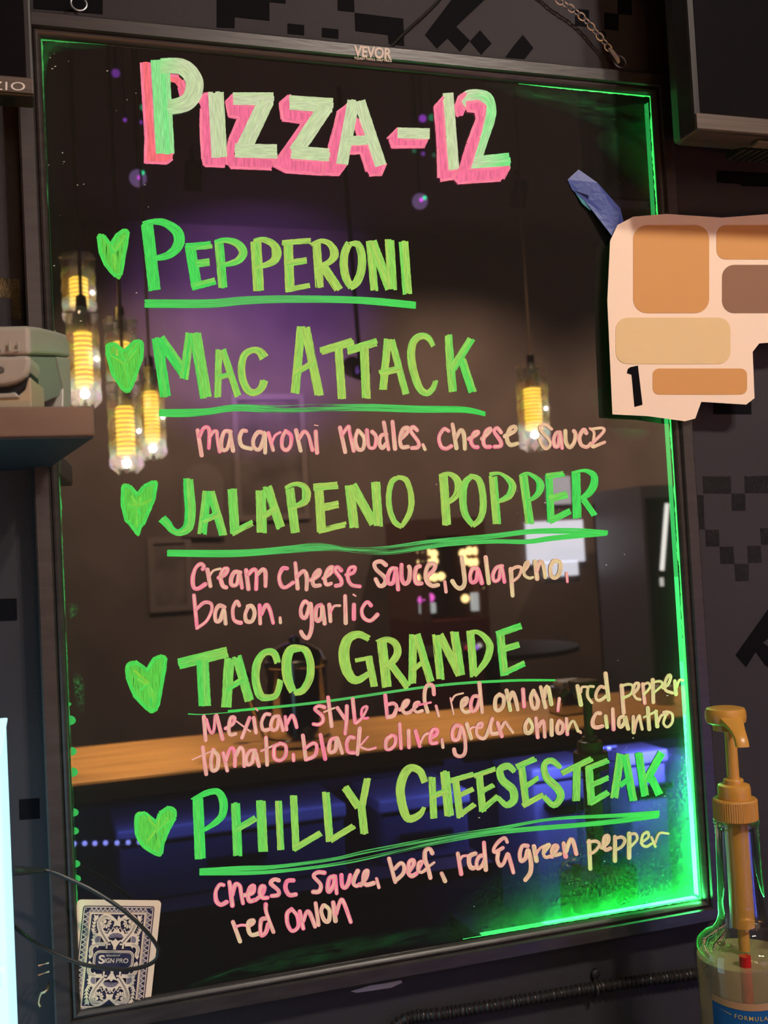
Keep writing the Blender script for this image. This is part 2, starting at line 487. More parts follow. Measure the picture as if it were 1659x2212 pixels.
# small pink lines: (label, pen width in photo pixels, strokes "view|points[|width in view pixels]")
SMALL = [
("macaroni noodles, cheese sauce", 9.0, """
G|60,140 90,330
G|75,185 100,130 130,115 150,150 145,275
G|150,190 180,150 205,150 210,200 228,300
G|310,150 265,150 240,220 245,285 285,280 310,190 305,150 330,295
G|430,145 400,145 380,200 400,260 470,280
G|560,160 520,155 485,210 490,270 530,285 560,220 572,160 575,310
G|600,160 635,290
G|625,240 650,180 690,155|20
G|730,145 705,200 705,270 740,290 770,250 770,180 730,145
G|810,140 845,295
G|835,200 870,150 905,180 935,290
G|960,150 970,310
G|950,100 978,104|9
G|1145,120 1185,305
G|1165,170 1210,110 1220,160 1250,295
G|1280,140 1262,210 1280,280 1320,280 1330,200 1285,140
G|1350,140 1355,210 1370,270 1410,265 1420,190 1390,150
G|1500,170 1460,180 1445,230 1465,275 1500,240
G|1480,80 1515,285
G|1545,75 1565,280
H|60,200 100,160 112,122 75,130 50,200 62,265 110,265
H|180,140 150,115 132,145 190,230 185,268 140,275
H|225,250 240,285|24
H|420,145 385,130 348,190 362,260 400,280 440,260
H|450,95 480,275
H|475,200 510,140 535,165 545,280
H|575,205 635,170 648,150 615,158 592,220 610,262 640,268
H|675,205 728,155 740,128 705,150 685,220 700,262 735,265
H|820,155 790,122 768,150 815,220 818,258 770,265
H|850,185 925,145 930,112 890,125 865,200 890,250 945,240
H|1205,130 1160,98 1118,112 1130,150 1185,210 1195,255 1160,280 1125,240 1112,205|24
H|1270,155 1240,160 1222,210 1232,260 1260,250 1268,160 1285,275
H|1310,145 1315,230 1345,268 1378,230 1388,170 1375,145
H|1470,160 1450,135 1418,190 1432,250 1475,266 1505,240
H|1498,125 1530,160 1515,265|22
H|1515,130 1590,122 1602,150 1520,235|24
H|1525,265 1610,230|26
"""),
("Cream cheese Sauce, Jalapeno,", 9.3, """
L|150,155 160,130 130,112 88,150 65,230 72,308 110,322 170,285
L|190,160 215,300
L|205,220 240,170 300,152|22
L|285,230 340,200 362,155 328,158 302,220 320,295 350,312
L|470,185 420,182 392,240 398,290 440,285 462,200 485,315
L|520,165 540,325
L|540,200 580,162 608,180 605,325
L|620,200 660,158 685,185 685,300
L|870,150 832,152 802,220 820,296 860,310 920,270
L|940,105 960,320
L|955,220 1010,172 1038,220 1035,330
L|1075,250 1138,205 1145,165 1108,190 1088,250 1100,296 1150,293
L|1180,235 1245,185 1255,140 1218,160 1192,230 1205,286 1245,278
L|1330,165 1300,138 1278,165 1328,240 1330,286 1285,298
L|1375,205 1435,185 1448,140 1402,150 1388,230 1420,290 1490,303
M|160,185 120,158 72,172 82,220 155,290 148,340 110,352 80,300
M|245,215 205,217 178,270 182,330 220,322 242,220 258,380
M|285,185 287,290 310,336 343,310 352,230 345,200
M|430,195 402,212 390,280 405,330 445,333
M|490,275 542,225 552,182 505,180 478,250 490,318 530,352 575,345
M|630,320 640,400|28
M|765,125 780,230 788,330 758,372 720,358 690,315
M|890,215 852,217 832,270 842,322 880,308 895,220 925,330
M|955,125 980,330
M|1085,195 1042,207 1014,260 1022,312 1060,298 1080,205 1105,320
M|1155,220 1170,430
M|1150,230 1200,202 1240,212 1218,278 1165,320|26
M|1265,230 1290,195 1296,160 1268,180 1262,260 1300,290 1330,285|26
M|1350,160 1365,295
M|1365,230 1390,158 1412,182 1430,285|28
M|1500,155 1472,200 1478,270 1510,288 1543,250 1550,170 1510,152
M|1600,250 1607,320|24
"""),
("bacon, garlic", 9.0, """
L|75,380 100,640
L|95,500 160,442 220,450 225,510 180,600 100,660|30
L|335,480 290,468 258,520 262,598 300,588 330,500 345,620
L|460,465 440,432 408,490 412,578 445,608 475,613
L|540,475 513,540 523,598 570,598 593,530 570,472 535,475
L|635,465 640,620
L|650,540 690,462 722,500 750,615
L|810,570 813,612|26
L|1050,450 1020,432 988,490 993,556 1030,566 1070,450 1080,640 1050,740 1012,730 988,690
L|1160,460 1122,482 1112,560 1132,598 1165,560 1170,470 1190,620
L|1230,460 1240,600
L|1240,520 1270,472 1320,467|24
L|1365,385 1370,615
L|1440,460 1440,580
L|1435,372 1455,385|15
L|1585,465 1550,437 1508,500 1522,568 1580,596 1640,545
"""),
("Mexican style beef, red onion, red pepper", 8.6, """
P|120,230 135,430
P|140,255 178,365 205,345 215,225|28
P|228,220 280,420
P|305,330 368,290 380,240 348,242 332,330 345,382 390,375
P|400,270 515,355|16
P|510,240 445,410
P|545,240 565,365
P|562,160 578,178|16
P|680,210 642,212 612,280 627,342 670,340
P|760,225 718,232 693,290 702,342 745,328 762,240 795,345
P|815,230 825,340
P|830,290 870,218 893,250 912,320
P|1150,150 1102,138 1068,165 1128,220 1136,268 1100,296 1055,293
P|1180,65 1210,310
P|1145,190 1235,155|16
P|1260,155 1325,250|32
P|1340,140 1338,250 1325,375
P|1390,80 1410,280
P|1420,285 1470,240 1512,160 1508,142 1472,162 1466,220 1490,243 1520,240|26
Q|140,140 160,350
Q|170,225 220,217 248,250 220,328 165,345
Q|280,275 335,238 360,190 322,202 302,270 330,308 380,298
Q|380,290 435,242 460,207 422,217 412,270 440,298 490,285|30
Q|600,130 590,55 552,38 518,80 512,190 540,295
Q|450,232 570,207|24
Q|620,240 645,335|26
Q|755,165 785,318|18
Q|770,190 800,142 875,120|18
Q|870,240 903,215 910,168 868,195 862,260 890,298 930,293
Q|1020,150 972,152 948,220 958,288 1000,268 1030,180
Q|1028,25 1055,300
Q|1220,130 1183,170 1178,260 1210,282 1252,240 1258,160 1218,132
Q|1285,95 1320,280
Q|1310,180 1340,112 1368,170 1390,275
Q|1440,85 1450,245
Q|1540,97 1515,160 1530,252 1568,258 1580,190 1545,110
R|130,250 175,450
R|165,350 180,262 205,257 235,420
R|315,365 300,485|34
R|495,240 530,425
R|530,300 540,252 590,247|26
R|655,245 605,252 597,340 640,405|30
R|765,255 722,247 682,310 682,368 720,382 780,340|32
R|775,115 805,375
R|935,235 955,505
R|930,240 1000,222 1046,240 1028,318 945,360|26
R|1050,320 1098,262 1102,212 1065,225 1052,310 1080,362 1120,373|30
R|1145,220 1165,410
R|1150,230 1198,207 1218,250 1160,320|26
R|1245,180 1250,400
R|1250,202 1318,192 1338,230 1250,310|26
R|1345,260 1400,220 1425,142 1402,132 1368,200 1372,278 1440,308|30
R|1465,190 1475,320
R|1480,260 1510,182 1545,182|26
"""),
("tomato, black olive, green onion, cilantro", 8.6, """
P|110,490 140,720
P|20,597 215,510|14
P|200,510 182,600 192,686 235,668 242,570 205,522
P|285,540 320,690
P|310,600 340,512 370,502 385,560 385,650
P|395,560 430,492 458,530 465,650
P|560,515 512,522 483,580 492,636 530,618 555,530 590,650
P|650,410 660,640
P|610,522 750,460|20
P|760,465 722,490 722,580 770,602 816,560 818,480 770,457
P|884,552 886,603|30
P|965,390 990,595
P|985,500 1050,457 1083,480 1068,560 1000,593
P|1115,385 1155,590
P|1250,410 1203,430 1188,500 1202,536 1245,508 1255,412 1300,540
P|1400,410 1362,407 1338,460 1352,528 1400,537
P|1450,330 1430,550
P|1520,400 1450,480|20
P|1460,490 1520,510 1585,495|22
Q|200,520 153,560 148,640 190,646 232,600 236,530 195,517
Q|275,410 290,640
Q|360,475 365,630
Q|425,475 465,620
Q|465,610 500,530 530,502 560,500|26
Q|570,540 622,510 630,467 592,462 567,520 572,588 625,588
Q|675,555 685,630|28
Q|850,430 802,427 773,490 783,556 830,547 860,440 893,560 892,680 850,716 803,698 790,650
Q|910,410 950,545
Q|935,470 960,442 1000,440|22
Q|1000,440 1048,440 1052,402 1012,420 1002,500 1040,542 1090,528 1150,360|34
Q|1150,360 1133,430 1143,498 1200,498
Q|1200,400 1240,525
Q|1235,450 1270,392 1300,430 1345,490|28
Q|1490,370 1462,420 1467,488 1508,488 1528,430 1495,367
R|80,560 100,750
R|110,640 140,592 160,602 170,745
R|235,580 238,725
R|310,590 292,650 302,708 340,698 352,630 315,587
R|385,565 395,720
R|395,690 430,602 460,592 490,660 500,690|30
R|520,690 528,704|28
R|720,510 682,512 648,580 652,636 690,652 745,638
R|775,540 790,650
R|845,470 855,670
R|950,540 912,562 908,628 930,648 965,598 968,545 1000,665
R|1050,545 1055,700
R|1060,690 1080,600 1110,532 1122,590 1140,670|30
R|1195,460 1210,670
R|1155,550 1285,490|24
R|1275,490 1290,640
R|1300,600 1330,532 1390,522|26
R|1370,540 1352,610 1390,648 1438,600 1438,520 1390,497 1350,500|28
"""),
("cheese sauce, beef, red & green pepper", 9.6, """
U|170,205 137,202 103,260 108,338 145,372 195,350
U|220,180 245,380
U|245,290 270,202 308,212 320,280 335,360
U|345,292 418,270 428,212 397,227 378,290 392,342 440,330
U|440,335 500,280 520,222 492,217 478,270 500,312 545,313
U|640,165 602,157 573,190 636,250 636,288 580,298
U|765,165 712,172 698,230 730,288 785,285
U|1030,100 972,97 938,130 998,200 986,258 935,263
U|1110,130 1072,150 1058,230 1072,262 1110,200 1120,125 1135,275
U|1175,120 1182,210 1210,227 1238,180 1250,120
U|1315,85 1292,130 1278,190 1302,213 1330,200
U|1340,205 1388,140 1400,82 1372,100 1362,170 1390,203 1450,188
U|1475,150 1495,225|30
V|100,415 165,660
V|160,520 220,462 257,490 247,570 165,650
V|300,560 357,480 355,432 312,450 303,560 340,597 390,570
V|390,570 430,500 450,442 412,457 403,530 440,558 500,520|34
V|555,355 530,312 483,330 478,420 510,510 535,615
V|470,535 575,455|28
V|655,570 690,650
V|825,360 860,575
V|850,420 880,387 960,382|30
V|1010,360 952,387 942,450 962,508 990,513
V|1090,380 1052,392 1023,450 1033,518 1080,488 1110,430
V|1100,245 1120,530
V|1345,240 1320,195 1260,230 1208,300 1213,345 1300,300|40
V|1250,350 1242,430 1270,488 1310,458 1350,362 1380,450 1410,560|42
W|260,250 212,252 188,320 198,392 240,368 265,290 292,400 287,500 240,570
W|320,255 345,390
W|340,330 380,272 440,242|26
W|410,320 468,240 432,252 408,310 430,357 490,343|32
W|490,350 543,262 512,252 493,310 520,337 570,325
W|600,225 620,350
W|625,300 660,198 688,202 720,325
W|840,205 852,465
W|830,215 908,207 938,240 898,298 850,325|30
W|960,265 1018,212 1020,157 987,170 977,250 1000,287 1040,273
W|1085,165 1085,390
W|1090,180 1148,167 1178,200 1148,258 1090,290|30
W|1220,135 1218,360
W|1220,142 1278,137 1293,190 1225,265|28
W|1330,220 1398,170 1393,122 1347,150 1337,230 1380,257 1430,230|28
W|1430,170 1465,255|26
W|1465,220 1490,150 1520,127 1590,135|22
"""),
("red onion", 9.3, """
U|250,520 310,685
U|275,560 320,547 370,550|24
U|375,560 418,530 425,507 383,520 383,590 410,631 470,618
U|530,490 492,502 483,580 493,636 530,608 550,540
U|530,370 535,440 595,605
U|750,410 712,450 717,540 755,597 806,560 797,470 757,417
U|820,430 850,575
U|850,510 880,432 908,450 950,560
U|955,360 980,545
U|1020,380 1003,430 1032,508 1068,508 1073,420 1030,377
U|1105,355 1125,510
U|1130,450 1170,333 1198,360 1255,520
"""),
]
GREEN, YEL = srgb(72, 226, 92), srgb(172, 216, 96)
PALEC, PGREEN = srgb(206, 222, 184), srgb(120, 240, 140)
PINK, CREAM, TPINK = srgb(234, 116, 148), srgb(206, 200, 148), srgb(224, 104, 142)
def mixc(a, b, t):
    t = min(1, max(0, t)); return tuple(x + (y - x) * t for x, y in zip(a, b))

class Ink:
    """lays strokes on the panel, each a hair in front of the one before it"""
    def __init__(s, y0=-0.00025): s.mb = MB(); s.y = y0
    def px(s, view, pts):
        ox, oy, k = VW[view]; return [(ox + p[0] / k, oy + p[1] / k) for p in pts]
    def ribbon(s, pts, ws, cols, cap=False, jit=0.0, step=3.0, vo=None):
        """pts px, ws px widths, cols (r,g,b,cover) per point"""
        s.y -= 6e-6
        d = [tuple(p) + (w_,) + tuple(c) for p, w_, c in zip(pts, ws, cols)]
        d = catmull(d, step)
        n = len(d); vs = []; uv = []; cc = []; fs = []
        vo = random.uniform(0, 40) if vo is None else vo; uo = random.uniform(0, 40); L = 0
        def put(x, y, u, v, c):
            vs.append(at(x, y, s.y)); uv.append((u, v)); cc.append(c)
        rows = []
        for i, q in enumerate(d):
            a = d[max(i - 1, 0)]; b = d[min(i + 1, n - 1)]
            tx, ty = b[0] - a[0], b[1] - a[1]; l = math.hypot(tx, ty) or 1; tx /= l; ty /= l
            if i: L += math.hypot(q[0] - d[i-1][0], q[1] - d[i-1][1])
            rows.append((q[0], q[1], tx, ty, q[2], q[3:7], L))
        if cap:
            h = rows[0]; e = rows[-1]; pre = []; post = []
            for k in (1, 2, 3):
                a = math.pi / 2 * k / 3.3
                pre.insert(0, (h[0] - h[2]*h[4]/2*math.sin(a), h[1] - h[3]*h[4]/2*math.sin(a), h[2], h[3], h[4]*math.cos(a), h[5], h[6] - h[4]/2*math.sin(a)))
                post.append((e[0] + e[2]*e[4]/2*math.sin(a), e[1] + e[3]*e[4]/2*math.sin(a), e[2], e[3], e[4]*math.cos(a), e[5], e[6] + e[4]/2*math.sin(a)))
            rows = pre + rows + post
        for (x, y, tx, ty, w_, c, L_) in rows:
            j1 = random.uniform(-jit, jit); j2 = random.uniform(-jit, jit)
            hw1, hw2 = w_ / 2 + j1, w_ / 2 + j2
            put(x - ty * -hw1, y + tx * -hw1, uo, vo + L_ / 20, c); put(x + ty * -hw2, y - tx * -hw2, uo + w_ / 20, vo + L_ / 20, c)
        m = len(rows)
        for i in range(m - 1): fs.append((2*i, 2*i+1, 2*i+3, 2*i+2))
        s.mb.add(vs, fs, False, uv, cc)
    def broad(s, view, pts, ws, colf, cover=0.78, pen=6.5):
        """a wide letter stroke filled with several passes of the pen, ends ragged"""
        P_ = s.px(view, pts); k = VW[view][2]; W_ = [x / k for x in (ws if len(ws) > 1 else ws * len(pts))]
        wm = max(W_); n = max(1, round(wm / pen))
        base = catmull([p + (x,) for p, x in zip(P_, W_)], 5.0)
        m = len(base)
        order = list(range(n)); random.shuffle(order)
        for r in order:
            f = (r + 0.5) / n - 0.5; seq = []
            a0 = random.uniform(-2.4, 1.0); a1 = random.uniform(-1.0, 2.4)
            for i, q in enumerate(base):
                a = base[max(i-1, 0)]; b = base[min(i+1, m-1)]
                tx, ty = b[0]-a[0], b[1]-a[1]; l = math.hypot(tx, ty) or 1; tx /= l; ty /= l
                off = f * q[2]
                e = a0 if i == 0 else (a1 if i == m-1 else 0)
                seq.append((q[0] - ty*off + tx*e, q[1] + tx*off + ty*e, max(2.0, q[2] / n * 1.28)))
            dt = random.uniform(-0.22, 0.22); cv = cover + random.uniform(-0.09, 0.07)
            cols = [tuple(colf(q[0], q[1], dt)) + (cv,) for q in seq]
            s.ribbon([q[:2] for q in seq], [q[2] for q in seq], cols, cap=(len(pts) == 2 and False), jit=0.35, step=50)
    def poly(s, view, pts, colf, cover=0.9, smooth=False):
        s.y -= 6e-6; P_ = s.px(view, pts)
        if smooth: P_ = catmull(P_, 3.0, True)
        s.mb.add([at(x, y, s.y) for x, y in P_], [tuple(range(len(P_)))], False, [(x / 20, y / 20) for x, y in P_], [tuple(colf(x, y, 0)) + (cover,) for x, y in P_])
def rows(txt):
    for ln in txt.strip().splitlines():
        q = ln.split('|'); yield [q[0], pp(q[1])] + q[2:]

def write_menu(board):
    ink_green = ink_mat('neon green marker ink', 0.70)
    ink_under = ink_mat('thin neon green marker ink', 0.68, us=14, vs=0.25)
    ink_pink = ink_mat('neon pink marker ink', 0.92, us=5, vs=0.6)
    # title
    k = Ink()
    for v, p in rows(PINKSH):
        k.poly(v, p, lambda x, y, d: TPINK if x > 400 else srgb(232, 106, 116), 0.95)
        q = p + [p[0]]
        for a, b in zip(q[:-1], q[1:]):
            if math.hypot(a[0]-b[0], a[1]-b[1]) > 60: k.broad(v, [a, b], [22], lambda x, y, d: mixc(TPINK, srgb(240, 130, 150), 0.5 + 2*d), 0.8, pen=3.5)
    k.mb.build('title_shadow_lettering', ink_pink, board)['label'] = 'pink drop shadow of the large hand lettered title'
    k = Ink(-0.0011)
    for v, p, ws, t in rows(PALE):  # greener title ends: LED edge light painted into the ink
        ws = [float(x) for x in ws.split(',')]
        if t == 'g': f = lambda x, y, d: mixc(PGREEN, PALEC, 0.12 + d)
        elif t == 'h': f = lambda x, y, d: mixc(PALEC, PGREEN, (x - 1000) / 90 + d)
        else: f = lambda x, y, d: mixc(mixc(PGREEN, PALEC, (x - 335) / 60), srgb(190, 226, 160), max(0, 0.3 + d))
        k.broad(v, p, ws, f, 0.86, pen=9)
    k.mb.build('title_lettering', ink_green, board)['label'] = 'pale green hand lettered title reading PIZZA-12'
    for name, tc, th, heart, strokes, under in ITEMS:
        low = name.lower()
        tone = lambda x, y, d: mixc(GREEN, YEL, 1 - ((x - tc) / th) ** 2 + d * 1.3)  # LED edge light painted into the ink: greener line ends, yellower middle
        k = Ink(); v, p = next(rows(heart))
        ox, oy, kk = VW[v]
        c = (sum(q[0] for q in p) / len(p), sum(q[1] for q in p) / len(p))
        hg = lambda x, y, d: mixc(srgb(70, 214, 78), srgb(120, 214, 70), 0.45 + 2 * d)
        k.poly(v, [(c[0] + (q[0] - c[0]) * 0.96, c[1] + (q[1] - c[1]) * 0.96) for q in p], hg, 0.66, True)
        q = p + [p[0]]
        for i in range(len(p)):
            a, b = q[i], q[i+1]
            a2 = (c[0] + (a[0]-c[0])*0.9, c[1] + (a[1]-c[1])*0.9); b2 = (c[0] + (b[0]-c[0])*0.9, c[1] + (b[1]-c[1])*0.9)
            k.broad(v, [a2, b2], [7.0 * kk], lambda x, y, d: mixc(GREEN, srgb(90, 226, 84), 0.4 + d), 0.85, pen=3.6)
        for s_ in range(9):                        # hatching inside the heart
            i = random.randrange(len(p)); t = random.uniform(0.3, 0.75); u = random.uniform(0.0, 0.3)
            tip = (c[0] + random.uniform(-12, 12) * kk / 4, c[1] + random.uniform(15, 40) * kk / 4)
            a = (c[0] + (p[i][0]-c[0])*t, c[1] + (p[i][1]-c[1])*t)
            k.broad(v, [a, tip], [4.5 * kk], lambda x, y, d: mixc(GREEN, srgb(140, 216, 66), 0.5 + 2.5*d), 0.7, pen=3)
        k.mb.build('heart_mark', ink_green, board)['label'] = 'green hand drawn heart beside the line ' + name
        k = Ink()
        words = name.split(); brk = {'PEPPERONI': (), 'MAC ATTACK': ('F', 620), 'JALAPENO POPPER': ('K', 930), 'TACO GRANDE': ('O', 690), 'PHILLY CHEESESTEAK': ('T', 800)}[name]
        parts = [[], []]
        for q in rows(strokes): parts[1 if brk and q[0] == brk[0] else 0].append(q)
        for word, part in zip(words, parts):
            k = Ink()
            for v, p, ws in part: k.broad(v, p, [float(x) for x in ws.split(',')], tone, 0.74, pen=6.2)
            k.mb.build('item_lettering', ink_green, board)['label'] = 'neon green lettering reading ' + word
        k = Ink()
        for v, p, ws in rows(under):
            ws = [float(x) for x in ws.split(',')]
            xs = [q[0] for q in p]
            for r in range(3 if len(ws) > 3 and max(ws) > 6 else 1):
                n = 3 if max(ws) > 6 else 1
                f = (r + 0.5) / n - 0.5
                cols = []
                for q, x in zip(p, ws):
                    e = abs((q[0] - min(xs)) / (max(xs) - min(xs)) - 0.45) * 2
                    cv = 0.45 + 0.38 * min(1, e * 1.1) if len(ws) > 7 else 0.8
                    cols.append(mixc(srgb(92, 190, 104), GREEN, e) + (cv,))
                k.ribbon([(q[0], q[1] + f * x + random.uniform(-.6, .6)) for q, x in zip(p, ws)], [x / n * 1.15 for x in ws], cols, cap=True, jit=0.1)
        k.mb.build('underline', ink_under, board)['label'] = 'neon green underline below ' + name
    for text, pen, strokes in SMALL:
        k = Ink()
        for q in rows(strokes):
            v, p = q[0], q[1]; ws = float(q[2]) / VW[v][2] if len(q) > 2 else pen
            P_ = k.px(v, p); b = random.uniform(-0.15, 0.3); g = random.uniform(-0.35, 0.45)
            n = len(P_); cols = []
            for i, (x, y) in enumerate(P_):
                far = min(1, max(0, (x - 800) / 650)); 
                t = 0.08 + 0.50 * far + b + g * (i / max(1, n - 1)) 
                cols.append(mixc(PINK, mixc(CREAM, srgb(196, 216, 120), far), t) + (0.97,))
            wv = [ws * random.uniform(0.88, 1.1) for _ in P_]
            k.ribbon(P_, wv, cols, cap=True, jit=0.12, step=2.0)
            # second, narrower pass showing the thinner ink in the middle of the stroke
            cols2 = [mixc(c[:3], CREAM, 0.50) + (0.56,) for c in cols]
            k.ribbon(P_, [x * 0.5 for x in wv], cols2, cap=True, jit=0.2, step=2.0)
        k.mb.build('ingredient_lettering', ink_pink, board)['label'] = 'small pink handwriting reading ' + text
# ------------------------------------------------------------------ room shell
WALL = 0.016                                  # face of the wall the board hangs on
ROOM = (-2.2, 5.2, -4.6, WALL, 0.0, 3.25)     # x0 x1 y0 y1 z0 z1
m_wall = mat('charcoal wall paint', (0.033, 0.030, 0.036), 0.7, bump=0.2, bscale=420, vary=0.10, vscale=6, spec=0.25)
m_room = mat('brown room paint', (0.22, 0.165, 0.14), 0.8, vary=0.2, vscale=3)
m_ceil = mat('dark ceiling paint', (0.14, 0.11, 0.115), 0.9)
m_floor = mat('dark floor tile', (0.05, 0.042, 0.038), 0.45, vary=0.3, vscale=4)
x0, x1, y0, y1, z0, z1 = ROOM
def slab(name, a, b, m):
    o = MB().box(a, b).build(name, m); o['kind'] = 'structure'; return o
slab('wall_back', (x0, WALL, 0), (x1, WALL + .1, z1), m_wall)
slab('wall_front', (x0, y0 - .1, 0), (x1, y0, z1), m_room)
slab('wall_left', (x0 - .1, y0 - .1, 0), (x0, WALL + .1, z1), m_room)
slab('wall_right', (x1, y0 - .1, 0), (x1 + .1, WALL + .1, z1), m_room)
slab('floor', (x0 - .1, y0 - .1, -.1), (x1 + .1, WALL + .1, 0), m_floor)
slab('ceiling', (x0 - .1, y0 - .1, z1), (x1 + .1, WALL + .1, z1 + .1), m_ceil)

# ------------------------------------------------------------------ the ceiling spots (behind the camera; the warm ones are added, unseen fill)
m_blk = mat('black powder coat', (0.012, 0.012, 0.013), 0.45)
WARM = (1.0, 0.87, 0.73)
def spot(loc, aim, energy, col, size, blend, label, group=None, rad=0.03):
    loc = Vector(loc); aim = Vector(aim); d = (aim - loc).normalized()
    t = thing('added_fill_spotlight', (loc.x, loc.y, z1), label, 'spotlight', group)
    can = MB().lathe([(0.022, -0.10), (0.036, -0.095), (0.038, 0.02), (0.034, 0.022), (0.031, 0.0)], loc, d, 24, caps=False); can.build('added_lamp_can', m_blk, t)
    MB().tube([(loc.x, loc.y, z1), loc - d * 0.09], 0.008).build('added_mounting_rod', m_blk, t)
    MB().lathe([(0.0005, 0.002), (0.030, 0.002)], loc, d, 24, caps=False).build('lens', emit_mat('lit lens ' + label[:12], col, 2.0), t)
    lamp('added_spot_light', 'SPOT', loc + d * 0.03, energy, col, t, aim=aim + d, spot_size=math.radians(size), spot_blend=blend, shadow_soft_size=rad)
    return t
spot((0.50, -1.5, 2.9), (0.0, 0.0, 1.55), P_FILL, WARM, 62, 0.9, 'warm spotlight aimed at the middle of the menu board', rad=.05)  # added fill spot, placed to match the shelf shadow
spot((0.75, -1.6, 2.9), (0.30, -0.10, 1.30), P_FILL * 1.1, WARM, 60, 0.9, 'warm spotlight aimed at the gold pump bottle', rad=.05)
for k, x in enumerate((-0.45, 0.25, 0.95, 1.75)):
    spot((x, -1.47, 3.05), (x, -1.45, 1.11), P_BAR_FILL * (1.4, 1.1, .8, .6)[k], (1.0, 0.72, 0.42), 36, 0.6,
         ('warm downlight over the left end of the bar', 'warm downlight over the urn on the bar', 'warm downlight over the middle of the bar', 'warm downlight over the right end of the bar')[k], 'added downlights over the bar')
for k, x in enumerate((0.4, 1.9, 3.4)):
    spot((x, -3.6, 3.1), (x, -4.6, 1.4), P_WALL_FILL, (1.0, 0.70, 0.50), 110, 1.0,
         ('wall washer left of the framed pictures', 'wall washer above the amusement cabinet', 'wall washer at the right of the far wall')[k], 'added far wall washers')
spot((0.85, -2.9, 2.2), (0.85, -4.6, 2.72), P_PURPLE, (0.46, 0.20, 1.0), 50, 1.0, 'purple party spotlight aimed at the top of the far wall')
# ------------------------------------------------------------------ the light-up menu board
GX, GZ, BZ = 0.278, 0.380, 1.55
m_frame = mat('black brown frame', (0.032, 0.026, 0.026), 0.36, bump=0.08, bscale=60, vary=0.25, vscale=30, stretch=(1, 1, 6))
m_panel, nt, b = new_mat('glossy black acrylic')
b.inputs['Base Color'].default_value = (0.014, 0.0125, 0.012, 1); b.inputs['Roughness'].default_value = 0.015; b.inputs['IOR'].default_value = 1.86
board = thing('menu_board', (0, 0, BZ - GZ), 'black framed light-up menu board hand lettered PIZZA-12 in neon green and pink', 'menu board')
MB().box((-GX - .004, 0, BZ - GZ - .004), (GX + .004, 0.005, BZ + GZ + .004)).build('acrylic_panel', m_panel, board)
MB().box((-GX - .015, 0.0052, BZ - GZ - .015), (GX + .015, 0.0145, BZ + GZ + .015)).build('backing_panel', m_blk, board)
PROF = [(0, .0009), (0.0006, .0022), (0.0022, .0042), (0.0040, .0050), (0.0056, .0044), (0.0064, .0030), (0.0072, .0052), (0.0082, .0066),
        (0.0180, .0070), (0.0194, .0060), (0.0195, -.0150), (0.0, -.0150)]
def rail(c0, c1, o0, o1):
    vs = []; n = len(PROF)
    for c, o in ((c0, o0), (c1, o1)):
        for d, p in PROF: vs.append((c[0] + o[0] * d, -p, c[1] + o[1] * d))
    fs = [(i, (i + 1) % n, n + (i + 1) % n, n + i) for i in range(n)] + [tuple(range(n))[::-1], tuple(range(n, 2 * n))]
    m = MB().add(vs, fs); me = m.build('frame_rail', m_frame, board)
    bm = bmesh.new(); bm.from_mesh(me.data); bmesh.ops.recalc_face_normals(bm, faces=bm.faces); bm.to_mesh(me.data); bm.free()
    for p in me.data.polygons: p.use_smooth = len(p.vertices) == 4
    me.data.set_sharp_from_angle(angle=math.radians(32)); return me
T, B_, L_, R_ = BZ + GZ, BZ - GZ, -GX, GX
top_rail = rail((L_, T), (R_, T), (-1, 1), (1, 1)); rail((L_, B_), (R_, B_), (-1, -1), (1, -1))
rail((L_, B_), (L_, T), (-1, -1), (-1, 1)); rail((R_, B_), (R_, T), (1, -1), (1, 1))
write_menu(board)

# maker's lettering on the top rail
m_logo = mat('cream frame print', srgb(205, 190, 180), 0.6)
def place_text(mb, body, x0_, y0_, x1_, y1_, h, Y, bold=0.0, spacing=1.0, shear=0.0, mapper=None, xs=None):
    """a word with its baseline from one pixel to another and its cap height h, set on the plane y = Y"""
    vs, fs = text_mesh(body, 1.0, bold, spacing, shear)
    a, c = min(v[0] for v in vs), max(v[0] for v in vs); ch = 0.70
    dx, dy = (x1_ - x0_), (y1_ - y0_); L = math.hypot(dx, dy)
    out = []
    for v in vs:
        u = (v[0] - a) / (c - a); q = v[1] / ch * h
        px, py = x0_ + dx * u + dy / L * q * 0.35, y0_ + dy * u - q
        out.append((px, py))
    mb.add([mapper(*p) if mapper else at(p[0], p[1], Y) for p in out], fs)
    return mb
FR = -0.0072
mb = MB(); place_text(mb, 'VEVOR', 764, 120.5, 846, 127.5, 22.5, FR, bold=0.034, spacing=1.0)
for (x, y) in ((766, 99.5), (779, 100.5), (766, 121), (797, 102), (808, 103), (835, 128), (843.5, 128)):    # slab serifs
    pass
place_text(mb, 'TOUGH TOOLS, HALF PRICE', 765, 127.6, 846.5, 134, 4.8, FR, bold=0.03)
mb.build('logo_lettering', m_logo, top_rail)['label'] = 'cream maker lettering printed on the top rail'

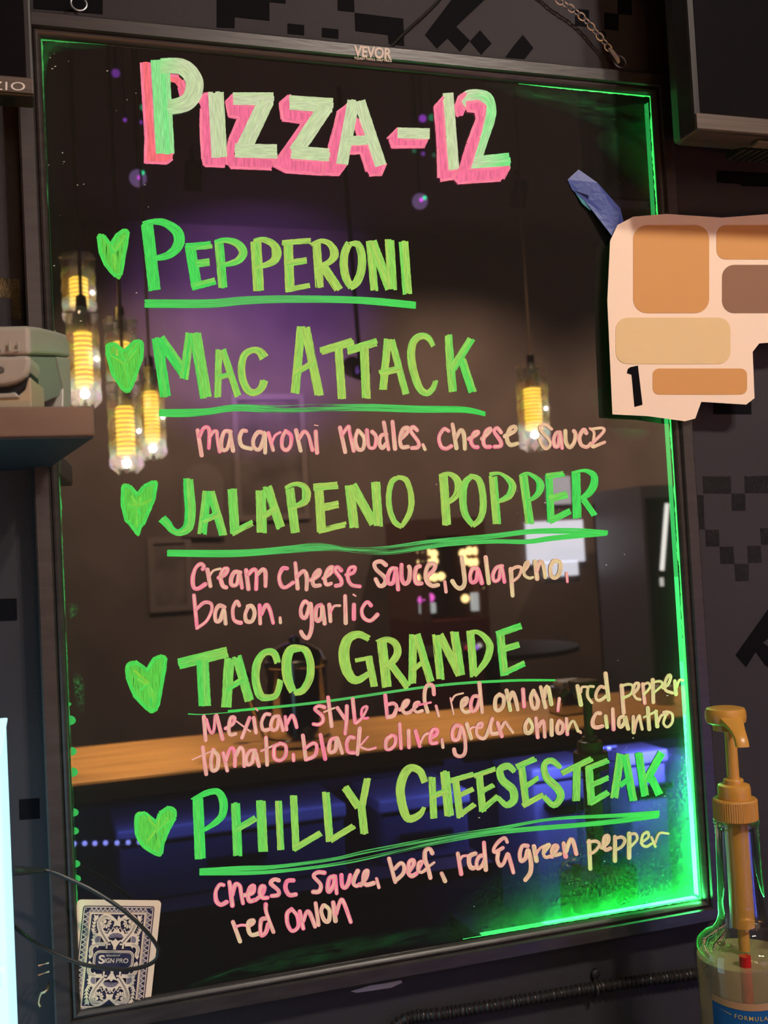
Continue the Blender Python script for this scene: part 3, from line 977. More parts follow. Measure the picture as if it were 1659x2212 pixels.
# LED light that leaks from the edge of the panel
m_led = emit_mat('green LED light', srgb(70, 255, 110), 0.95)
m_led2 = emit_mat('dim green LED light', srgb(50, 200, 90), 0.30)
def edge(ptsw, m, name='led_strip', side=1):
    mb = MB(); vs = []; fs = []
    d = catmull([tuple(p) for p in ptsw], 6.0); random.seed(5)
    for i, (x, y, w_) in enumerate(d):
        w_ = max(0.4, 0.62 * w_ * random.uniform(0.75, 1.25))
        vs += [at(x, y, -0.0002), at(x - side * w_, y, -0.0002), at(x - side * w_, y, 0.0005), at(x, y, 0.0005)]
    for i in range(len(d) - 1):
        for k in range(4): fs.append((4*i+k, 4*i+(k+1) % 4, 4*i+4+(k+1) % 4, 4*i+4+k))
    mb.add(vs, fs); return mb.build(name, m, board)
def rx(y): return 1404.4 + (1515 - 1404.4) * (y - 207.3) / (1943 - 207.3)
def lx(y): return 88.4 + (174.9 - 88.4) * (y - 83.7) / (2177.5 - 83.7)
def bow(y): return 9.0 * math.sin(math.pi * min(1, max(0, (y - 207) / 1736)))*0
edge([(rx(y) + 1, y, w_) for y, w_ in ((208,3),(240,4),(275,7),(300,7),(350,8),(395,7),(430,5),(500,6),(700,6),(905,6),(950,8),(985,5),(1020,5),(1080,7),(1130,6),(1200,9),(1230,5),(1290,6),(1340,8),(1370,8),(1400,11),(1440,10),(1490,12),(1540,12),(1575,15),(1620,19),(1660,20),(1700,13),(1740,9),(1800,7),(1860,6),(1943,6))], m_led)
edge([(lx(y) - 1, y, w_) for y, w_ in ((1030,2),(1060,4),(1095,7),(1112,6),(1135,2),(1170,4),(1200,3),(1240,4),(1300,4),(1318,4),(1345,1),(1395,4),(1425,4),(1500,3),(1530,4),(1570,4),(1600,2),(1700,2),(1860,2),(1920,5),(1950,5),(2000,4),(2060,6),(2120,4),(2165,3))], m_led2, side=-1)
edge([(lx(y) - 1, y, w_) for y, w_ in ((84,4),(100,7),(118,5),(140,6),(180,4),(260,2),(380,2),(420,3),(460,1))], m_led2, side=-1)
def hedge(ptsw, m):
    mb = MB(); vs = []; fs = []; d = catmull([tuple(p) for p in ptsw], 6.0); random.seed(6)
    for (x, y, w_) in d:
        w_ = max(0.4, 0.6 * w_ * random.uniform(0.7, 1.3)); vs += [at(x, y, -0.0002), at(x, y + w_, -0.0002), at(x, y + w_, .0005), at(x, y, .0005)]
    for i in range(len(d) - 1):
        for k in range(4): fs.append((4*i+k, 4*i+(k+1) % 4, 4*i+4+(k+1) % 4, 4*i+4+k))
    mb.add(vs, fs); return mb.build('led_strip', m, board)
def ty(x): return 83.7 + (207.3 - 83.7) * (x - 88.4) / (1404.4 - 88.4)
def by(x): return 2177.5 + (1943 - 2177.5) * (x - 174.9) / (1515 - 174.9)
hedge([(x, ty(x), w_) for x, w_ in ((89,6),(110,6),(140,5),(165,3),(200,2),(230,0.6))], m_led2)
hedge([(x, ty(x), w_) for x, w_ in ((1120,1),(1180,3),(1240,4),(1280,4),(1300,5),(1350,4),(1404,5))], m_led)
hedge([(x, by(x) - 5, w_) for x, w_ in ((1000,2),(1100,3),(1200,4),(1300,5),(1400,6),(1514,6))], m_led)
for (x, y, r) in ((158,1521,5),(157,1556,13),(159,1623,12),(163,1668,13),(161,1755,11),(163,1795,10),(162,1866,10),(164,1898,10)):
    q = [at(lx(y) + 1 + r * math.cos(a) * 1.05, y + r * .8 * math.sin(a), -0.0003) for a in [math.pi * (k / 10 - .5) for k in range(11)]]
    MB().prism(q, (0, .0006, 0)).build('led', m_led2, board)

# smears and fingerprints left on the panel, green edge glow painted into their colour
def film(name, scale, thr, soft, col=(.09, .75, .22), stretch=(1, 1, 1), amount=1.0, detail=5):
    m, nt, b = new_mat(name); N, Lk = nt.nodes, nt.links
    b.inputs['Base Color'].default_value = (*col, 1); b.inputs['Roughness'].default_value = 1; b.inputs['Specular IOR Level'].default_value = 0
    tc = N.new('ShaderNodeTexCoord'); mp = N.new('ShaderNodeMapping'); mp.inputs['Scale'].default_value = stretch
    Lk.new(tc.outputs['Object'], mp.inputs[0])
    n = N.new('ShaderNodeTexNoise'); n.inputs['Scale'].default_value = scale; n.inputs['Detail'].default_value = detail; n.inputs['Roughness'].default_value = 0.65; Lk.new(mp.outputs[0], n.inputs['Vector'])
    mr = N.new('ShaderNodeMapRange'); mr.inputs[1].default_value = thr; mr.inputs[2].default_value = thr + soft; Lk.new(n.outputs['Fac'], mr.inputs[0])
    uv = N.new('ShaderNodeUVMap'); uv.uv_map = 'uv'; sp = N.new('ShaderNodeSeparateXYZ'); Lk.new(uv.outputs[0], sp.inputs[0])
    mu = N.new('ShaderNodeMath'); mu.operation = 'MULTIPLY'; Lk.new(mr.outputs[0], mu.inputs[0]); Lk.new(sp.outputs[0], mu.inputs[1])
    m3 = N.new('ShaderNodeMath'); m3.operation = 'MULTIPLY'; m3.inputs[1].default_value = amount; m3.use_clamp = True; Lk.new(mu.outputs[0], m3.inputs[0])
    Lk.new(m3.outputs[0], b.inputs['Alpha']); return m
def patch(inner, outer, m, n=48, label=None):
    """a smear: full in the middle ring, thinning to nothing at its outline (uv.x is how thick it lies)"""
    I = catmull(inner, 8.0, True); O = catmull(outer, 8.0, True)
    def res(Pn): return [Pn[int(k * len(Pn) / n) % len(Pn)] for k in range(n)]
    c = (sum(p[0] for p in I) / len(I), sum(p[1] for p in I) / len(I)); Y = -0.0001
    def norm(Pn):
        if sum(p[0] * q[1] - q[0] * p[1] for p, q in zip(Pn, Pn[1:] + Pn[:1])) < 0: Pn = Pn[::-1]
        i = min(range(len(Pn)), key=lambda j: abs(math.atan2(Pn[j][1] - c[1], Pn[j][0] - c[0]))); return Pn[i:] + Pn[:i]
    I, O = res(norm(I)), res(norm(O))
    vs = [at(*c, Y)] + [at(*p, Y) for p in I] + [at(*p, Y) for p in O]; uv = [(1, 0)] * (n + 1) + [(0, 0)] * n
    fs = [(0, 1 + k, 1 + (k + 1) % n) for k in range(n)] + [(1 + k, 1 + n + k, 1 + n + (k + 1) % n, 1 + (k + 1) % n) for k in range(n)]
    o = MB().add(vs, fs, uvs=uv).build('smear', m, board)
    if label: o['label'] = label
f1 = film('glow tinted film', 16, 0.30, 0.5, amount=0.26); f2 = film('speckled glow film', 420, 0.42, 0.3, amount=0.30, detail=2)
f3 = film('glow tinted streaks', 30, 0.38, 0.3, stretch=(1, 1, 5), amount=0.10)
patch([(1470,1800),(1512,1760),(1513,1942),(1330,1968),(1230,1975),(1330,1925),(1420,1880)], [(1400,1700),(1500,1560),(1514,1560),(1514,1943),(1000,2030),(900,2035),(1130,1900),(1300,1840)], f1, label='cloudy smear tinted with green edge glow in the bottom right corner')
patch([(1440,1740),(1505,1690),(1512,1930),(1250,1960),(1330,1840)], [(1330,1650),(1420,1690),(1480,1560),(1508,1600),(1514,1943),(930,2040),(1100,1850)], f2, label='speckled smear tinted with green edge glow in the bottom right corner')
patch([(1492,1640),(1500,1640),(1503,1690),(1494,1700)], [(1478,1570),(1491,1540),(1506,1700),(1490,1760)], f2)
patch([(1330,870),(1375,915),(1390,935),(1365,938),(1335,910)], [(1270,835),(1330,850),(1405,925),(1400,948),(1350,952),(1310,920),(1270,860)], f3, label='streak tinted with green edge glow beside the paper cutout')
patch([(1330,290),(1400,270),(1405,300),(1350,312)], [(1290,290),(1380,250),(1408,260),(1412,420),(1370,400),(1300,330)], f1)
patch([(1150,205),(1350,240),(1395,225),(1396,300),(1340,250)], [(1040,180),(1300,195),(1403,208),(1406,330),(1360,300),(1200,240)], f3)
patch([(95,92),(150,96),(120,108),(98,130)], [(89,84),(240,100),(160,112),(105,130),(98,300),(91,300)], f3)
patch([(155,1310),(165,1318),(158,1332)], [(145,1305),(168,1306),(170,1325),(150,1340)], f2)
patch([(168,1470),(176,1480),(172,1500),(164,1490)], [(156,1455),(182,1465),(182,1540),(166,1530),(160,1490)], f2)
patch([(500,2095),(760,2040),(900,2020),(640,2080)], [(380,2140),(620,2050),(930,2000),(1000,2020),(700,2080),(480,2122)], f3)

# the strips themselves light the film and the ink at a grazing angle
def strip(a, b, aim, energy, w_=0.0062):
    a, b = Vector(a), Vector(b); mid = (a + b) / 2; L = (b - a).length
    l = bpy.data.lights.new('led_light', 'AREA'); l.shape = 'RECTANGLE'; l.size = L; l.size_y = w_; l.energy = energy; l.color = (0.06, 1.0, 0.20); l.spread = math.radians(178)
    o = bpy.data.objects.new('led_light', l); link(o, board); o.location = mid - board.location
    xa = (b - a).normalized(); za = -Vector(aim).normalized(); ya = za.cross(xa).normalized(); za = xa.cross(ya)
    M = Matrix((xa, ya, za)).transposed(); o.rotation_euler = M.to_euler()
for a_, b_, d_ in ((.003, .05, 24), (.05, .09, 19), (.09, .13, 14), (.13, .17, 9), (.17, .22, 5), (.22, .30, 2.4), (.30, .46, 1.2), (.46, .755, .7)):
    strip((GX - .001, -.0060, B_ + a_), (GX - .001, -.0060, B_ + b_), (-1, 0.10, 0), P_GREEN * d_ * (b_ - a_))
for a_, b_, e_ in ((.002, .05, 1.1), (.05, .10, .75), (.10, .16, .42), (.16, .22, .12)):
    strip((GX - b_, -.0060, B_ + .001), (GX - a_, -.0060, B_ + .001), (0, 0.10, 1), P_GREEN * e_ * (b_ - a_) / .05)
strip((L_ + .001, -.0060, B_ + .005), (L_ + .001, -.0060, T - .005), (1, 0.10, 0), P_GREEN * 0.12)

# hanging rings on the top edge
m_steel = mat('bright steel', (0.50, 0.51, 0.56), 0.42, 1.0)
m_dull = mat('dull steel', (0.30, 0.30, 0.31), 0.4, 1.0)
def ring(c, rx_, rz_, r, mname, parent, rot=0.0, n=28, name='hanging_ring'):
    pts = []
    for k in range(n + 1):
        a = 2 * math.pi * k / n; x, z = rx_ * math.cos(a), rz_ * math.sin(a)
        pts.append((c[0] + x * math.cos(rot) - z * math.sin(rot), c[1] + 0.001 * math.sin(a), c[2] + x * math.sin(rot) + z * math.cos(rot)))
    return MB().tube(pts, r, 8, caps=False).build(name, mname, parent)
YR = 0.004
for (px, py) in ((1339, 134), (170, 8)):
    c = at(px, py, YR); ring(c, .0062, .0062, .0009, m_steel, board)
    MB().box((c.x - .009, YR - .002, T + .0196), (c.x + .009, YR + .006, T + .0212)).build('ring_plate', m_steel, board)

mb = MB(); random.seed(21)
m_speck = mat('pale dust', (.55, .55, .52), .9)
for _ in range(70):
    if random.random() < .5: px, py = random.uniform(95, 330), random.uniform(100, 760)
    else: px, py = random.uniform(900, 1500), random.uniform(980, 1960)
    r, e, a = random.uniform(.5, 1.3), random.uniform(.8, 2.4), random.uniform(0, 3)
    mb.add([at(px + r * e * math.cos(a + t), py + r * math.sin(a + t), -.00015) for t in (0, 1.2, 2.2, 3.3, 4.4, 5.4)], [(0, 1, 2, 3, 4, 5)])
tag(mb.build('dust_specks', m_speck, board), kind='stuff')
# ------------------------------------------------------------------ wall stickers (pixel pictures in black vinyl)
m_vinyl = mat('matt black vinyl', (0.004, 0.004, 0.006), 0.8, spec=0.08)
m_glit = mat('black glitter vinyl', (0.010, 0.010, 0.011), 0.30, bump=1.0, bscale=900, metal=0.1)
m_gold = mat('gold glitter vinyl', (0.20, 0.15, 0.08), 0.22, bump=1.0, bscale=700, metal=0.9)
def sticker(polys, label, m=m_vinyl, name='wall_sticker', cat='sticker', group=None):
    mb = MB()
    for p in polys: mb.prism([at(x, y, WALL) for x, y in pp(p)], (0, -0.0004, 0))
    return tag(mb.build(name, m), label, cat, group)
sticker(["440,-20 468,-20 468,59 507,61 507,37 582,45 582,4.5 617,8 617,-25", "621,51 657,54.5 657,76.5 621,73", "695.5,60 731,64 731,84 695.5,80",
         "729,-25 764,-25 765.5,26.5 729.5,22.5", "766,28 871,40.7 873,99.5 840,95 838,75.5 767.5,67"], 'black pixel picture sticker above the maker lettering on the board')
sticker(["918,75 990,-20 1068,-20 1000,44 985,58 998,71 1015,88 1000,105 994,112 967,83 944,105", "1036.5,65.5 1061.6,94.5 1039.7,118.4 1015,89.4"], 'black diagonal sword shaped pixel sticker above the top rail')
sticker(["1129,75.5 1152,104 1133,128 1091,124 1111,97"], 'small black slanted sticker between sword sticker and chain')
sticker(["1242,19 1272,22 1272,58 1242,56", "1305,27 1336,31 1336,67 1305,63", "1334,-20 1363,-20 1365,33 1334,31"], 'black stepped squares sticker behind the hanging chain')
sticker(["72,-20 222,-20 222,31 72,19"], 'black bar sticker behind the left hanging ring')
sticker(["1517.4,1028.8 1578.2,1028.8 1579.5,1066 1519.3,1066", "1579.8,1066 1609.4,1066 1610.2,1102.9 1581.2,1102.9", "1608,1028.8 1700,1027 1700,1064 1609,1065",
         "1502.5,1069.5 1519.3,1069.5 1522,1142.7 1505.8,1143.5", "1523.4,1144 1552.4,1144 1554,1180 1525,1180", "1554.6,1181 1583.9,1181 1585.8,1217.9 1556.8,1217.9",
         "1586,1218 1617,1218 1618,1254 1589,1255", "1614,1179 1642.7,1179 1645.5,1215 1616,1216", "1642,1141 1675,1141 1675,1177 1644.6,1177"], 'glittery black pixel heart outline sticker right of the board', m_glit)
sticker(["1588.5,1415 1700,1258 1700,1345 1648,1388 1700,1430 1700,1460 1653.6,1438 1632,1408 1611.5,1441"], 'black pixel arrow sticker above the gold pump bottle')
sticker(["1548,368 1700,376 1700,405 1600,402 1600,398 1548,394"], 'black bar sticker below the right screen')
sticker(["1540,866 1622,866 1623,895 1541,895"], 'black square sticker below the paper cutout')
sticker(["-30,598 42,604 46,690 26,690 25,645 -30,640"], 'gold glitter pixel sticker left of the board', m_gold)
sticker(["-30,1294 36,1293 37,1340 -30,1343"], 'black bar sticker on the wall below the shelf')
sticker(["41,1727 85,1724 86,1768 42,1771"], 'black square sticker beside the glowing tower')

# ------------------------------------------------------------------ hanging chain, cord, screw
def link_mesh(c, d, nrm, a, b_, r):
    d = d.normalized(); nrm = (nrm - d * nrm.dot(d)).normalized(); s = d.cross(nrm); pts = []
    for k in range(17):
        t = 2 * math.pi * k / 16; pts.append(c + d * (a * math.cos(t)) + nrm * (b_ * math.sin(t)))
    return MB().tube(pts, r, 6, caps=False)
path = catmull([(1120,-70),(1170,-30),(1208,2),(1230,16),(1254,34),(1274,54),(1288,71),(1303,88),(1314,103)], 0.5)
YC = 0.006
p0 = at(1317, 106, YC)
ch = thing('chain', (p0.x, p0.y, p0.z), 'silver hanging chain running up from the board\'s right ring', 'chain')
acc = 0; last = path[-1]; k = 0
for q in path[::-1]:
    acc += math.hypot(q[0] - last[0], q[1] - last[1]); 
    if acc > 14.5 or k == 0:
        a = at(*last, YC); b = at(*q, YC); d = (b - a) if k else at(1303, 88, YC) - at(1314, 103, YC)
        if d.length < 1e-6: d = Vector((-1, 0, 1))
        nrm = Vector((0, 1, 0)) if k % 2 else Vector((0.55, -0.75, 0.55)); nrm = nrm if k % 2 else d.cross(Vector((0, 1, 0))).normalized() * 0.85 + Vector((0, .5, 0))
        link_mesh(at(*q, YC), path and (at(*q, YC) - at(q[0] + 8, q[1] + 8, YC)), nrm, .0041, .0027, .00078).build('chain_link', m_steel, ch)
        acc = 0; k += 1
    last = q
m_strap = mat('clear plastic strap', (0.55, 0.53, 0.55), 0.3)
MB().tube([at(1317,106,YC), at(1324,114,.001), at(1333,126,-.001), at(1336,136,.001)], [.0018, .0022, .0022, .0016], 8).build('plastic_strap', m_strap, ch)
c = at(1302, 75, WALL)
t = thing('wall_screw', c, 'dark cross head screw in the wall beside the chain', 'screw')
m_bronze = mat('dark screw', (0.06, 0.055, 0.06), 0.4, 0.8)
MB().lathe([(0.0036, 0), (0.0036, .0006), (0.0028, .0012), (0.0001, .0014)], c, (0, -1, 0), 20, caps=False).build('screw_head', m_bronze, t)
mb = MB(); mb.box((c.x - .0018, c.y - .0017, c.z - .0003), (c.x + .0018, c.y - .0012, c.z + .0003)); mb.box((c.x - .0003, c.y - .0017, c.z - .0018), (c.x + .0003, c.y - .0012, c.z + .0018)); mb.build('cross_slot', m_blk, t)
m_cord = mat('black rubber cord', (0.010, 0.010, 0.011), 0.38)
tag(MB().tube([at(x, y, WALL - .003) for x, y in catmull([(835,112),(848,97),(880,65),(910,38),(935,14),(955,-8),(975,-40)], 6)], .0013, 8).build('power_cord', m_cord), 'thin black cord rising behind the board\'s top rail', 'cord')

# ------------------------------------------------------------------ screens in the upper corners
m_tv = mat('black screen plastic', (0.020, 0.018, 0.020), 0.35)
m_bez = mat('brushed dark bezel', (0.085, 0.066, 0.055), 0.42, 0.2, vary=0.35, vscale=40, stretch=(.1, 1, 12))
m_scr = mat('dark switched off screen', (0.006, 0.006, 0.008), 0.12)
Y0 = -0.065
pr, pb = at(70, 100, Y0).x, at(40, 207, Y0).z
zt = at(40, 166, Y0).z
tv = thing('wall_screen', (pr - .3, Y0, pb), 'dark switched off screen in the top left corner with silver letters', 'screen')
MB().box((pr - .62, Y0, pb), (pr, Y0 + .022, pb + .37)).build('screen_body', m_tv, tv, bevel=.002)
MB().box((pr - .60, Y0 + .0221, pb + .03), (pr - .03, Y0 + .045, pb + .33)).build('rear_housing', m_tv, tv, bevel=.006)
MB().box((pr - .605, Y0 - .0006, zt), (pr - .005, Y0 + .002, pb + .36)).build('screen_panel', m_scr, tv)
bz = MB().box((pr - .619, Y0 - .0022, pb + .0015), (pr - .0006, Y0 + .002, zt - .0008)).build('bottom_bezel', m_bez, tv, bevel=.0006)
mb = MB(); place_text(mb, 'VIZIO', -62, 192, 54, 195.5, 18, Y0 - .0026, bold=0.0, spacing=1.12); mb.build('logo_lettering', mat('silver lettering', (.75, .72, .70), .35), bz)
Y1 = -0.10
q = at(1500, 250, Y1); xl = q.x; zb = at(1500, 281, Y1).z
tv2 = thing('wall_screen', (xl + .3, Y1, zb), 'dark screen in the top right corner seen from below with a vented bottom', 'screen')
MB().box((xl, Y1, zb), (xl + .70, Y1 + .026, zb + .42)).build('screen_body', m_tv, tv2, bevel=.003)
MB().box((xl + .006, Y1 - .0006, zb + .016), (xl + .69, Y1 + .002, zb + .41)).build('screen_panel', m_scr, tv2)
MB().box((xl + .0008, Y1 - .002, zb + .0008), (xl + .699, Y1 + .002, zb + .0145)).build('bottom_bezel', m_bez, tv2, bevel=.0006)
ys = (Y1 + .026, Y1 + .05, Y1 + .085); ins = (.002, .012, .05)
vs = []
for y, i in zip(ys, ins): vs += [(xl + i, y, zb + i * .6), (xl + .70 - i, y, zb + i * .6), (xl + .70 - i, y, zb + .42 - i), (xl + i, y, zb + .42 - i)]
fs = [(4*a + k, 4*a + (k+1) % 4, 4*a + 4 + (k+1) % 4, 4*a + 4 + k) for a in (0, 1) for k in range(4)] + [(8, 9, 10, 11)]
MB().add(vs, fs).build('rear_housing', mat('grey brown plastic', (.07, .058, .052), .4), tv2, bevel=.004)
for k in range(14):
    x = xl + .075 + k * .0075
    MB().box((x, Y1 + .034, zb + .0015), (x + .0045, Y1 + .062, zb + .0095)).build('vent_slot', m_blk, tv2)
MB().box((xl + .070, Y1 + .008, zb - .0035), (xl + .112, Y1 + .020, zb + .001)).build('sensor_bar', m_bez, tv2, bevel=.0025)
MB().box((xl + .25, Y1 + .085, zb + .1), (xl + .45, WALL, zb + .3)).build('wall_bracket', m_blk, tv2)

# ------------------------------------------------------------------ shelf with the printer
m_shelf = mat('brown painted shelf edge', (0.150, 0.098, 0.072), 0.5, vary=0.25, vscale=9, stretch=(1, 1, 3))
m_under = mat('dark navy underside', (0.010, 0.012, 0.022), 0.6)  # underside darker and bluer than the shelf edge
F0 = at(205.5, 945, -.195); F1 = at(205, 877, -.195); sz0, sz1 = F0.z, F1.z; bx = at(113, 1012, -.0075).x
plan = [(F0.x, -.195), (bx, -.0078), (-.3035, -.0078), (-.3035, WALL), (-.85, WALL), (-.85, -.195)]
sh = thing('wall_shelf', (-.55, -.1, sz0), 'thick brown edged shelf jutting in at the left', 'shelf')
MB().prism([(x, y, sz0 + .001) for x, y in plan], (0, 0, sz1 - sz0 - .001)).build('shelf_board', m_shelf, sh, bevel=.0012)
MB().prism([(x - .001, y + (.001 if y < -.1 else 0), sz0) for x, y in plan], (0, 0, .0009)).build('underside_panel', m_under, sh)
MB().prism([(-.78, WALL, sz0), (-.78, WALL, sz0 - .12), (-.78, -.15, sz0)], (.012, 0, 0)).build('bracket', m_blk, sh)

A = at(70, 850, -.180); Bp = at(154, 850, -.030)
A = Vector((A.x, A.y)); Bp = Vector((Bp.x, Bp.y)); sd = (Bp - A); SL = sd.length; sd.normalize(); fd = Vector((-sd.y, sd.x))
zS = sz1; PH = at(70, 703, -.18).z - zS + .002
m_pr = mat('warm white printer plastic', (0.36, 0.345, 0.31), 0.42); m_prg = mat('grey printer plastic', (0.22, 0.23, 0.22), 0.45)
m_cream = mat('cream printer plastic', (0.42, 0.36, 0.26), 0.4); m_dark = mat('printer slot', (0.008, 0.009, 0.015), 0.6)
prn = thing('label_printer', (A.x - .08, A.y + .06, zS), 'pale grey label printer standing on the brown shelf', 'printer')
def L3(s_, f_, z): v = A + sd * s_ + fd * f_; return (v.x, v.y, zS + z)
def side_prism(poly, f0, f1):               # outline in (s, z), thickness along the front
    return MB().prism([L3(s_, f0, z) for s_, z in poly], Vector(L3(0, f1, 0)) - Vector(L3(0, f0, 0)))
h = PH
def zz(zx, zy):                             # a point of the side face as seen: how far back it lies and how high
    px, py = zx / 6.705, 690 + zy / 6.705; s_ = SL * (px - 70) / 84.0
    return (s_, at(px, py, A.y + sd.y * s_).z - zS)
def side(pts): return [zz(*p) for p in pts]
def zf(zy): return at(70, 690 + zy / 6.705, A.y).z - zS
side_prism(side([(468,515),(830,522),(1050,552),(1020,290),(992,212),(840,168),(640,118),(470,95)]), 0, .20).build('lid', m_pr, prn, bevel=.0028, seg=3)
bk_ = zz(1040, 540)[1]
side_prism([zz(480,525), zz(860,532), zz(925,1000), zz(890,1110), (zz(620,1220)[0], zz(620,1220)[1]), (.02, .012), (.012, .02)], .0022, .198).build('side_panel', m_prg, prn, bevel=.0012)
def ff(zx): return (470 - zx) * 4.49e-5
fz = [(0, zf(518)), (.2, zf(518)), (.2, zf(955)), (ff(0), zf(952)), (ff(120), zf(945)), (ff(250), zf(918)), (ff(340), zf(878)), (ff(400), zf(830)), (ff(445), zf(750)), (0, zf(650))]
def front_prism(pts, s0, s1, name, m, bev=.0015, seg=2):
    return MB().prism([L3(s0, f_, z) for f_, z in pts], Vector(L3(s1, 0, 0)) - Vector(L3(s0, 0, 0))).build(name, m, prn, bevel=bev, seg=seg)
front_prism(fz, -.0015, .030, 'front_panel', m_pr, .003, 3)
front_prism([(.0012, zf(1100)), (.2, zf(1100)), (.2, zf(900)), (.0012, zf(760))], .004, .028, 'paper_slot', m_dark, 0)
front_prism([(0, 0), (.2, 0), (.2, zf(1150)), (ff(0), zf(1150)), (ff(200), zf(1142)), (ff(300), zf(1108)), (ff(390), zf(1030)), (ff(440), zf(858)), (0, zf(852))], -.004, .0395, 'front_tray', m_cream, .001)
front_prism([(ff(330), zf(1150)), (.2, zf(1150)), (.2, zf(1075)), (ff(180), zf(1075)), (ff(260), zf(1060))], -.0055, -.001, 'tray_lip', m_pr, .001)
side_prism([(zz(890,1110)[0], .0), (SL * .97, .0), zz(1050,1100), zz(1052,556), zz(838,536), zz(925,1000)], .0008, .199).build('rear_foot', m_pr, prn, bevel=.0012)
MB().prism([Vector(L3(-.0018, f_, zf(y))) for f_, y in ((ff(330),320),(ff(308),320),(ff(308),440),(ff(210),440),(ff(210),320),(ff(188),320),(ff(188),475),(ff(330),475))], (-sd.x * .0012, -sd.y * .0012, 0)).build('latch', m_pr, prn, bevel=.0004)
front_prism([(ff(68), zf(432)), (.2, zf(432)), (.2, zf(472)), (ff(68), zf(472))], -.0022, .0, 'display_window', m_dark, 0)
MB().lathe([(.0022, 0), (.0022, .0005), (.0004, .0006)], L3(-.0016, ff(70), zf(728)), (-sd.x, -sd.y, 0), 18, caps=False).build('button', mat('dark grey button', (.10, .09, .085), .5), prn)

# ------------------------------------------------------------------ glowing tower, cable
m_glow = emit_mat('pale cyan glowing plastic', (0.42, 0.84, 1.0), 1.6); m_glow2 = emit_mat('glowing plastic rim', (0.46, 0.86, 1.0), 1.25)
Yt = -.20
def twx(y): return at(9.5 + (22 - 9.5) * (y - 1640) / (2212 - 1640), y, Yt).x
BASE = 0.985
zt0 = at(5, 1621, Yt).z; xr = at(15, 1900, Yt).x
tw = thing('drawer_tower', (xr - .09, Yt + .07, BASE), 'pale cyan glowing plastic tower cut by the left edge of the photo', 'drawer tower')
seams = [at(10, y, Yt).z for y in (1640, 1836, 1864, 2056, 2084)]
MB().box((xr - .18, Yt + .003, BASE), (xr - .0012, Yt + .15, zt0 - .002)).build('tower_case', m_glow2, tw, bevel=.002)
bot = [BASE + .002, seams[4], seams[2]]; top = [seams[3], seams[1], seams[0]]
bot = [BASE + .002, at(10, 2082, Yt).z, at(10, 1862, Yt).z]; top = [at(10, 2088, Yt).z, at(10, 1868, Yt).z, at(10, 1646, Yt).z]
for b0, t0 in zip(bot, top): MB().box((xr - .178, Yt - .0012, b0 + .0008), (xr - .0025, Yt + .003, t0 - .0008)).build('drawer_front', m_glow, tw, bevel=.001)
for b0, t0 in zip(bot, top):
    MB().box((xr - .176, Yt - .0030, t0 - .0105), (xr - .0045, Yt - .0012, t0 - .0022)).build('drawer_lip', m_glow2, tw, bevel=.0006)
for b0, t0 in ((0, 0),):
    MB().box((xr - .184, Yt - .002, zt0 - .002), (xr - .0002, Yt + .152, zt0)).build('tower_lid', m_glow, tw, bevel=.0008)
pts = [(18,1881,-.05),(60,1879,-.03),(95,1880,-.022),(115,1884,-.022),(150,1899,-.024),(200,1923,-.027),(255,1958,-.030),(300,1996,-.032),(332,2032,-.033),(343,2056,-.034),(335,2075,-.034),(310,2088,-.034),(275,2094,-.033),(230,2092,-.031),(180,2083,-.028),(130,2065,-.026),(80,2040,-.027),(45,2014,-.032),(20,1991,-.045),(8,1980,-.08)]
ca = thing('cable', at(95, 1880, -.022), 'black cable looping across the board\'s bottom left corner and the patterned card', 'cable')
MB().tube([at(x, y, Y) for x, y, Y in catmull(pts, 6)], .00155, 10).build('cable_cord', m_cord, ca)
m_plug = mat('grey plug', (0.03, 0.03, 0.036), 0.4)
pl = MB().lathe([(.0030, 0), (.0034, .002), (.0034, .010), (.0028, .011), (.0028, .017), (.0021, .018), (.0018, .030), (.0013, .031)], at(24, 1881, -.047), at(100, 1881, -.024) - at(24, 1881, -.047), 16).build('plug', m_plug, ca)

# ------------------------------------------------------------------ small hardware on the left wall and below the board
m_brass = mat('brass', (0.55, 0.40, 0.25), 0.35, 1.0)
for k, (a, b) in enumerate((((84, 2086), (104, 2080)), ((84, 2106), (105, 2099)))):
    mb = MB().tube([at(*a, -.0008), at(a[0], a[1], -.0095), at(*b, -.0095), at(*b, -.0008)], .0008, 6)
    tag(mb.build('staple', m_brass), ('upper brass staple on the left rail near the bottom', 'lower brass staple on the left rail near the bottom')[k], 'staple')
tag(MB().tube([at(x, y, Y) for x, y, Y in catmull([(104,2124,-.006),(103,2136,-.014),(98,2142,-.016),(90,2145,-.015),(86,2154,-.014),(84,2168,-.014),(88,2176,-.016)], 3)], .0011, 8).build('wall_hook', m_brass), 'small brass hook below the two staples', 'hook')
cpts = [(840,2230),(880,2200),(960,2189),(1100,2166),(1285,2133),(1400,2117),(1470,2108),(1540,2098)]
d = catmull(cpts, 1.6); rr = [.0046 + .0009 * math.sin(k * 0.95) for k in range(len(d))]
m_hose = mat('dark metal hose', (0.055, 0.046, 0.045), 0.35, 0.6)
ho = thing('corrugated_hose', at(1285, 2150, .006), 'dark corrugated metal hose running under the board', 'hose')
MB().tube([at(x, y, .0075) for x, y in d], rr, 14).build('hose_tube', m_hose, ho)
c = at(1285, 2138, .0075); cc = at(1285, 2112, WALL)
mb = MB()
mb.tube([c + Vector((0, -.0062 * math.cos(a), .0062 * math.sin(a))) for a in [math.pi * (k / 8 - .5) for k in range(9)]] + [cc + Vector((0, -.001, 0)), cc + Vector((0, -.001, .009))], .0012, 6)
mb.build('hose_clamp', m_hose, ho)
MB().lathe([(.0042, 0), (.0042, .002), (.002, .003), (.0003, .003)], cc + Vector((0, -.001, .004)), (0, -1, 0), 16, caps=False).build('clamp_screw', m_bronze, ho)
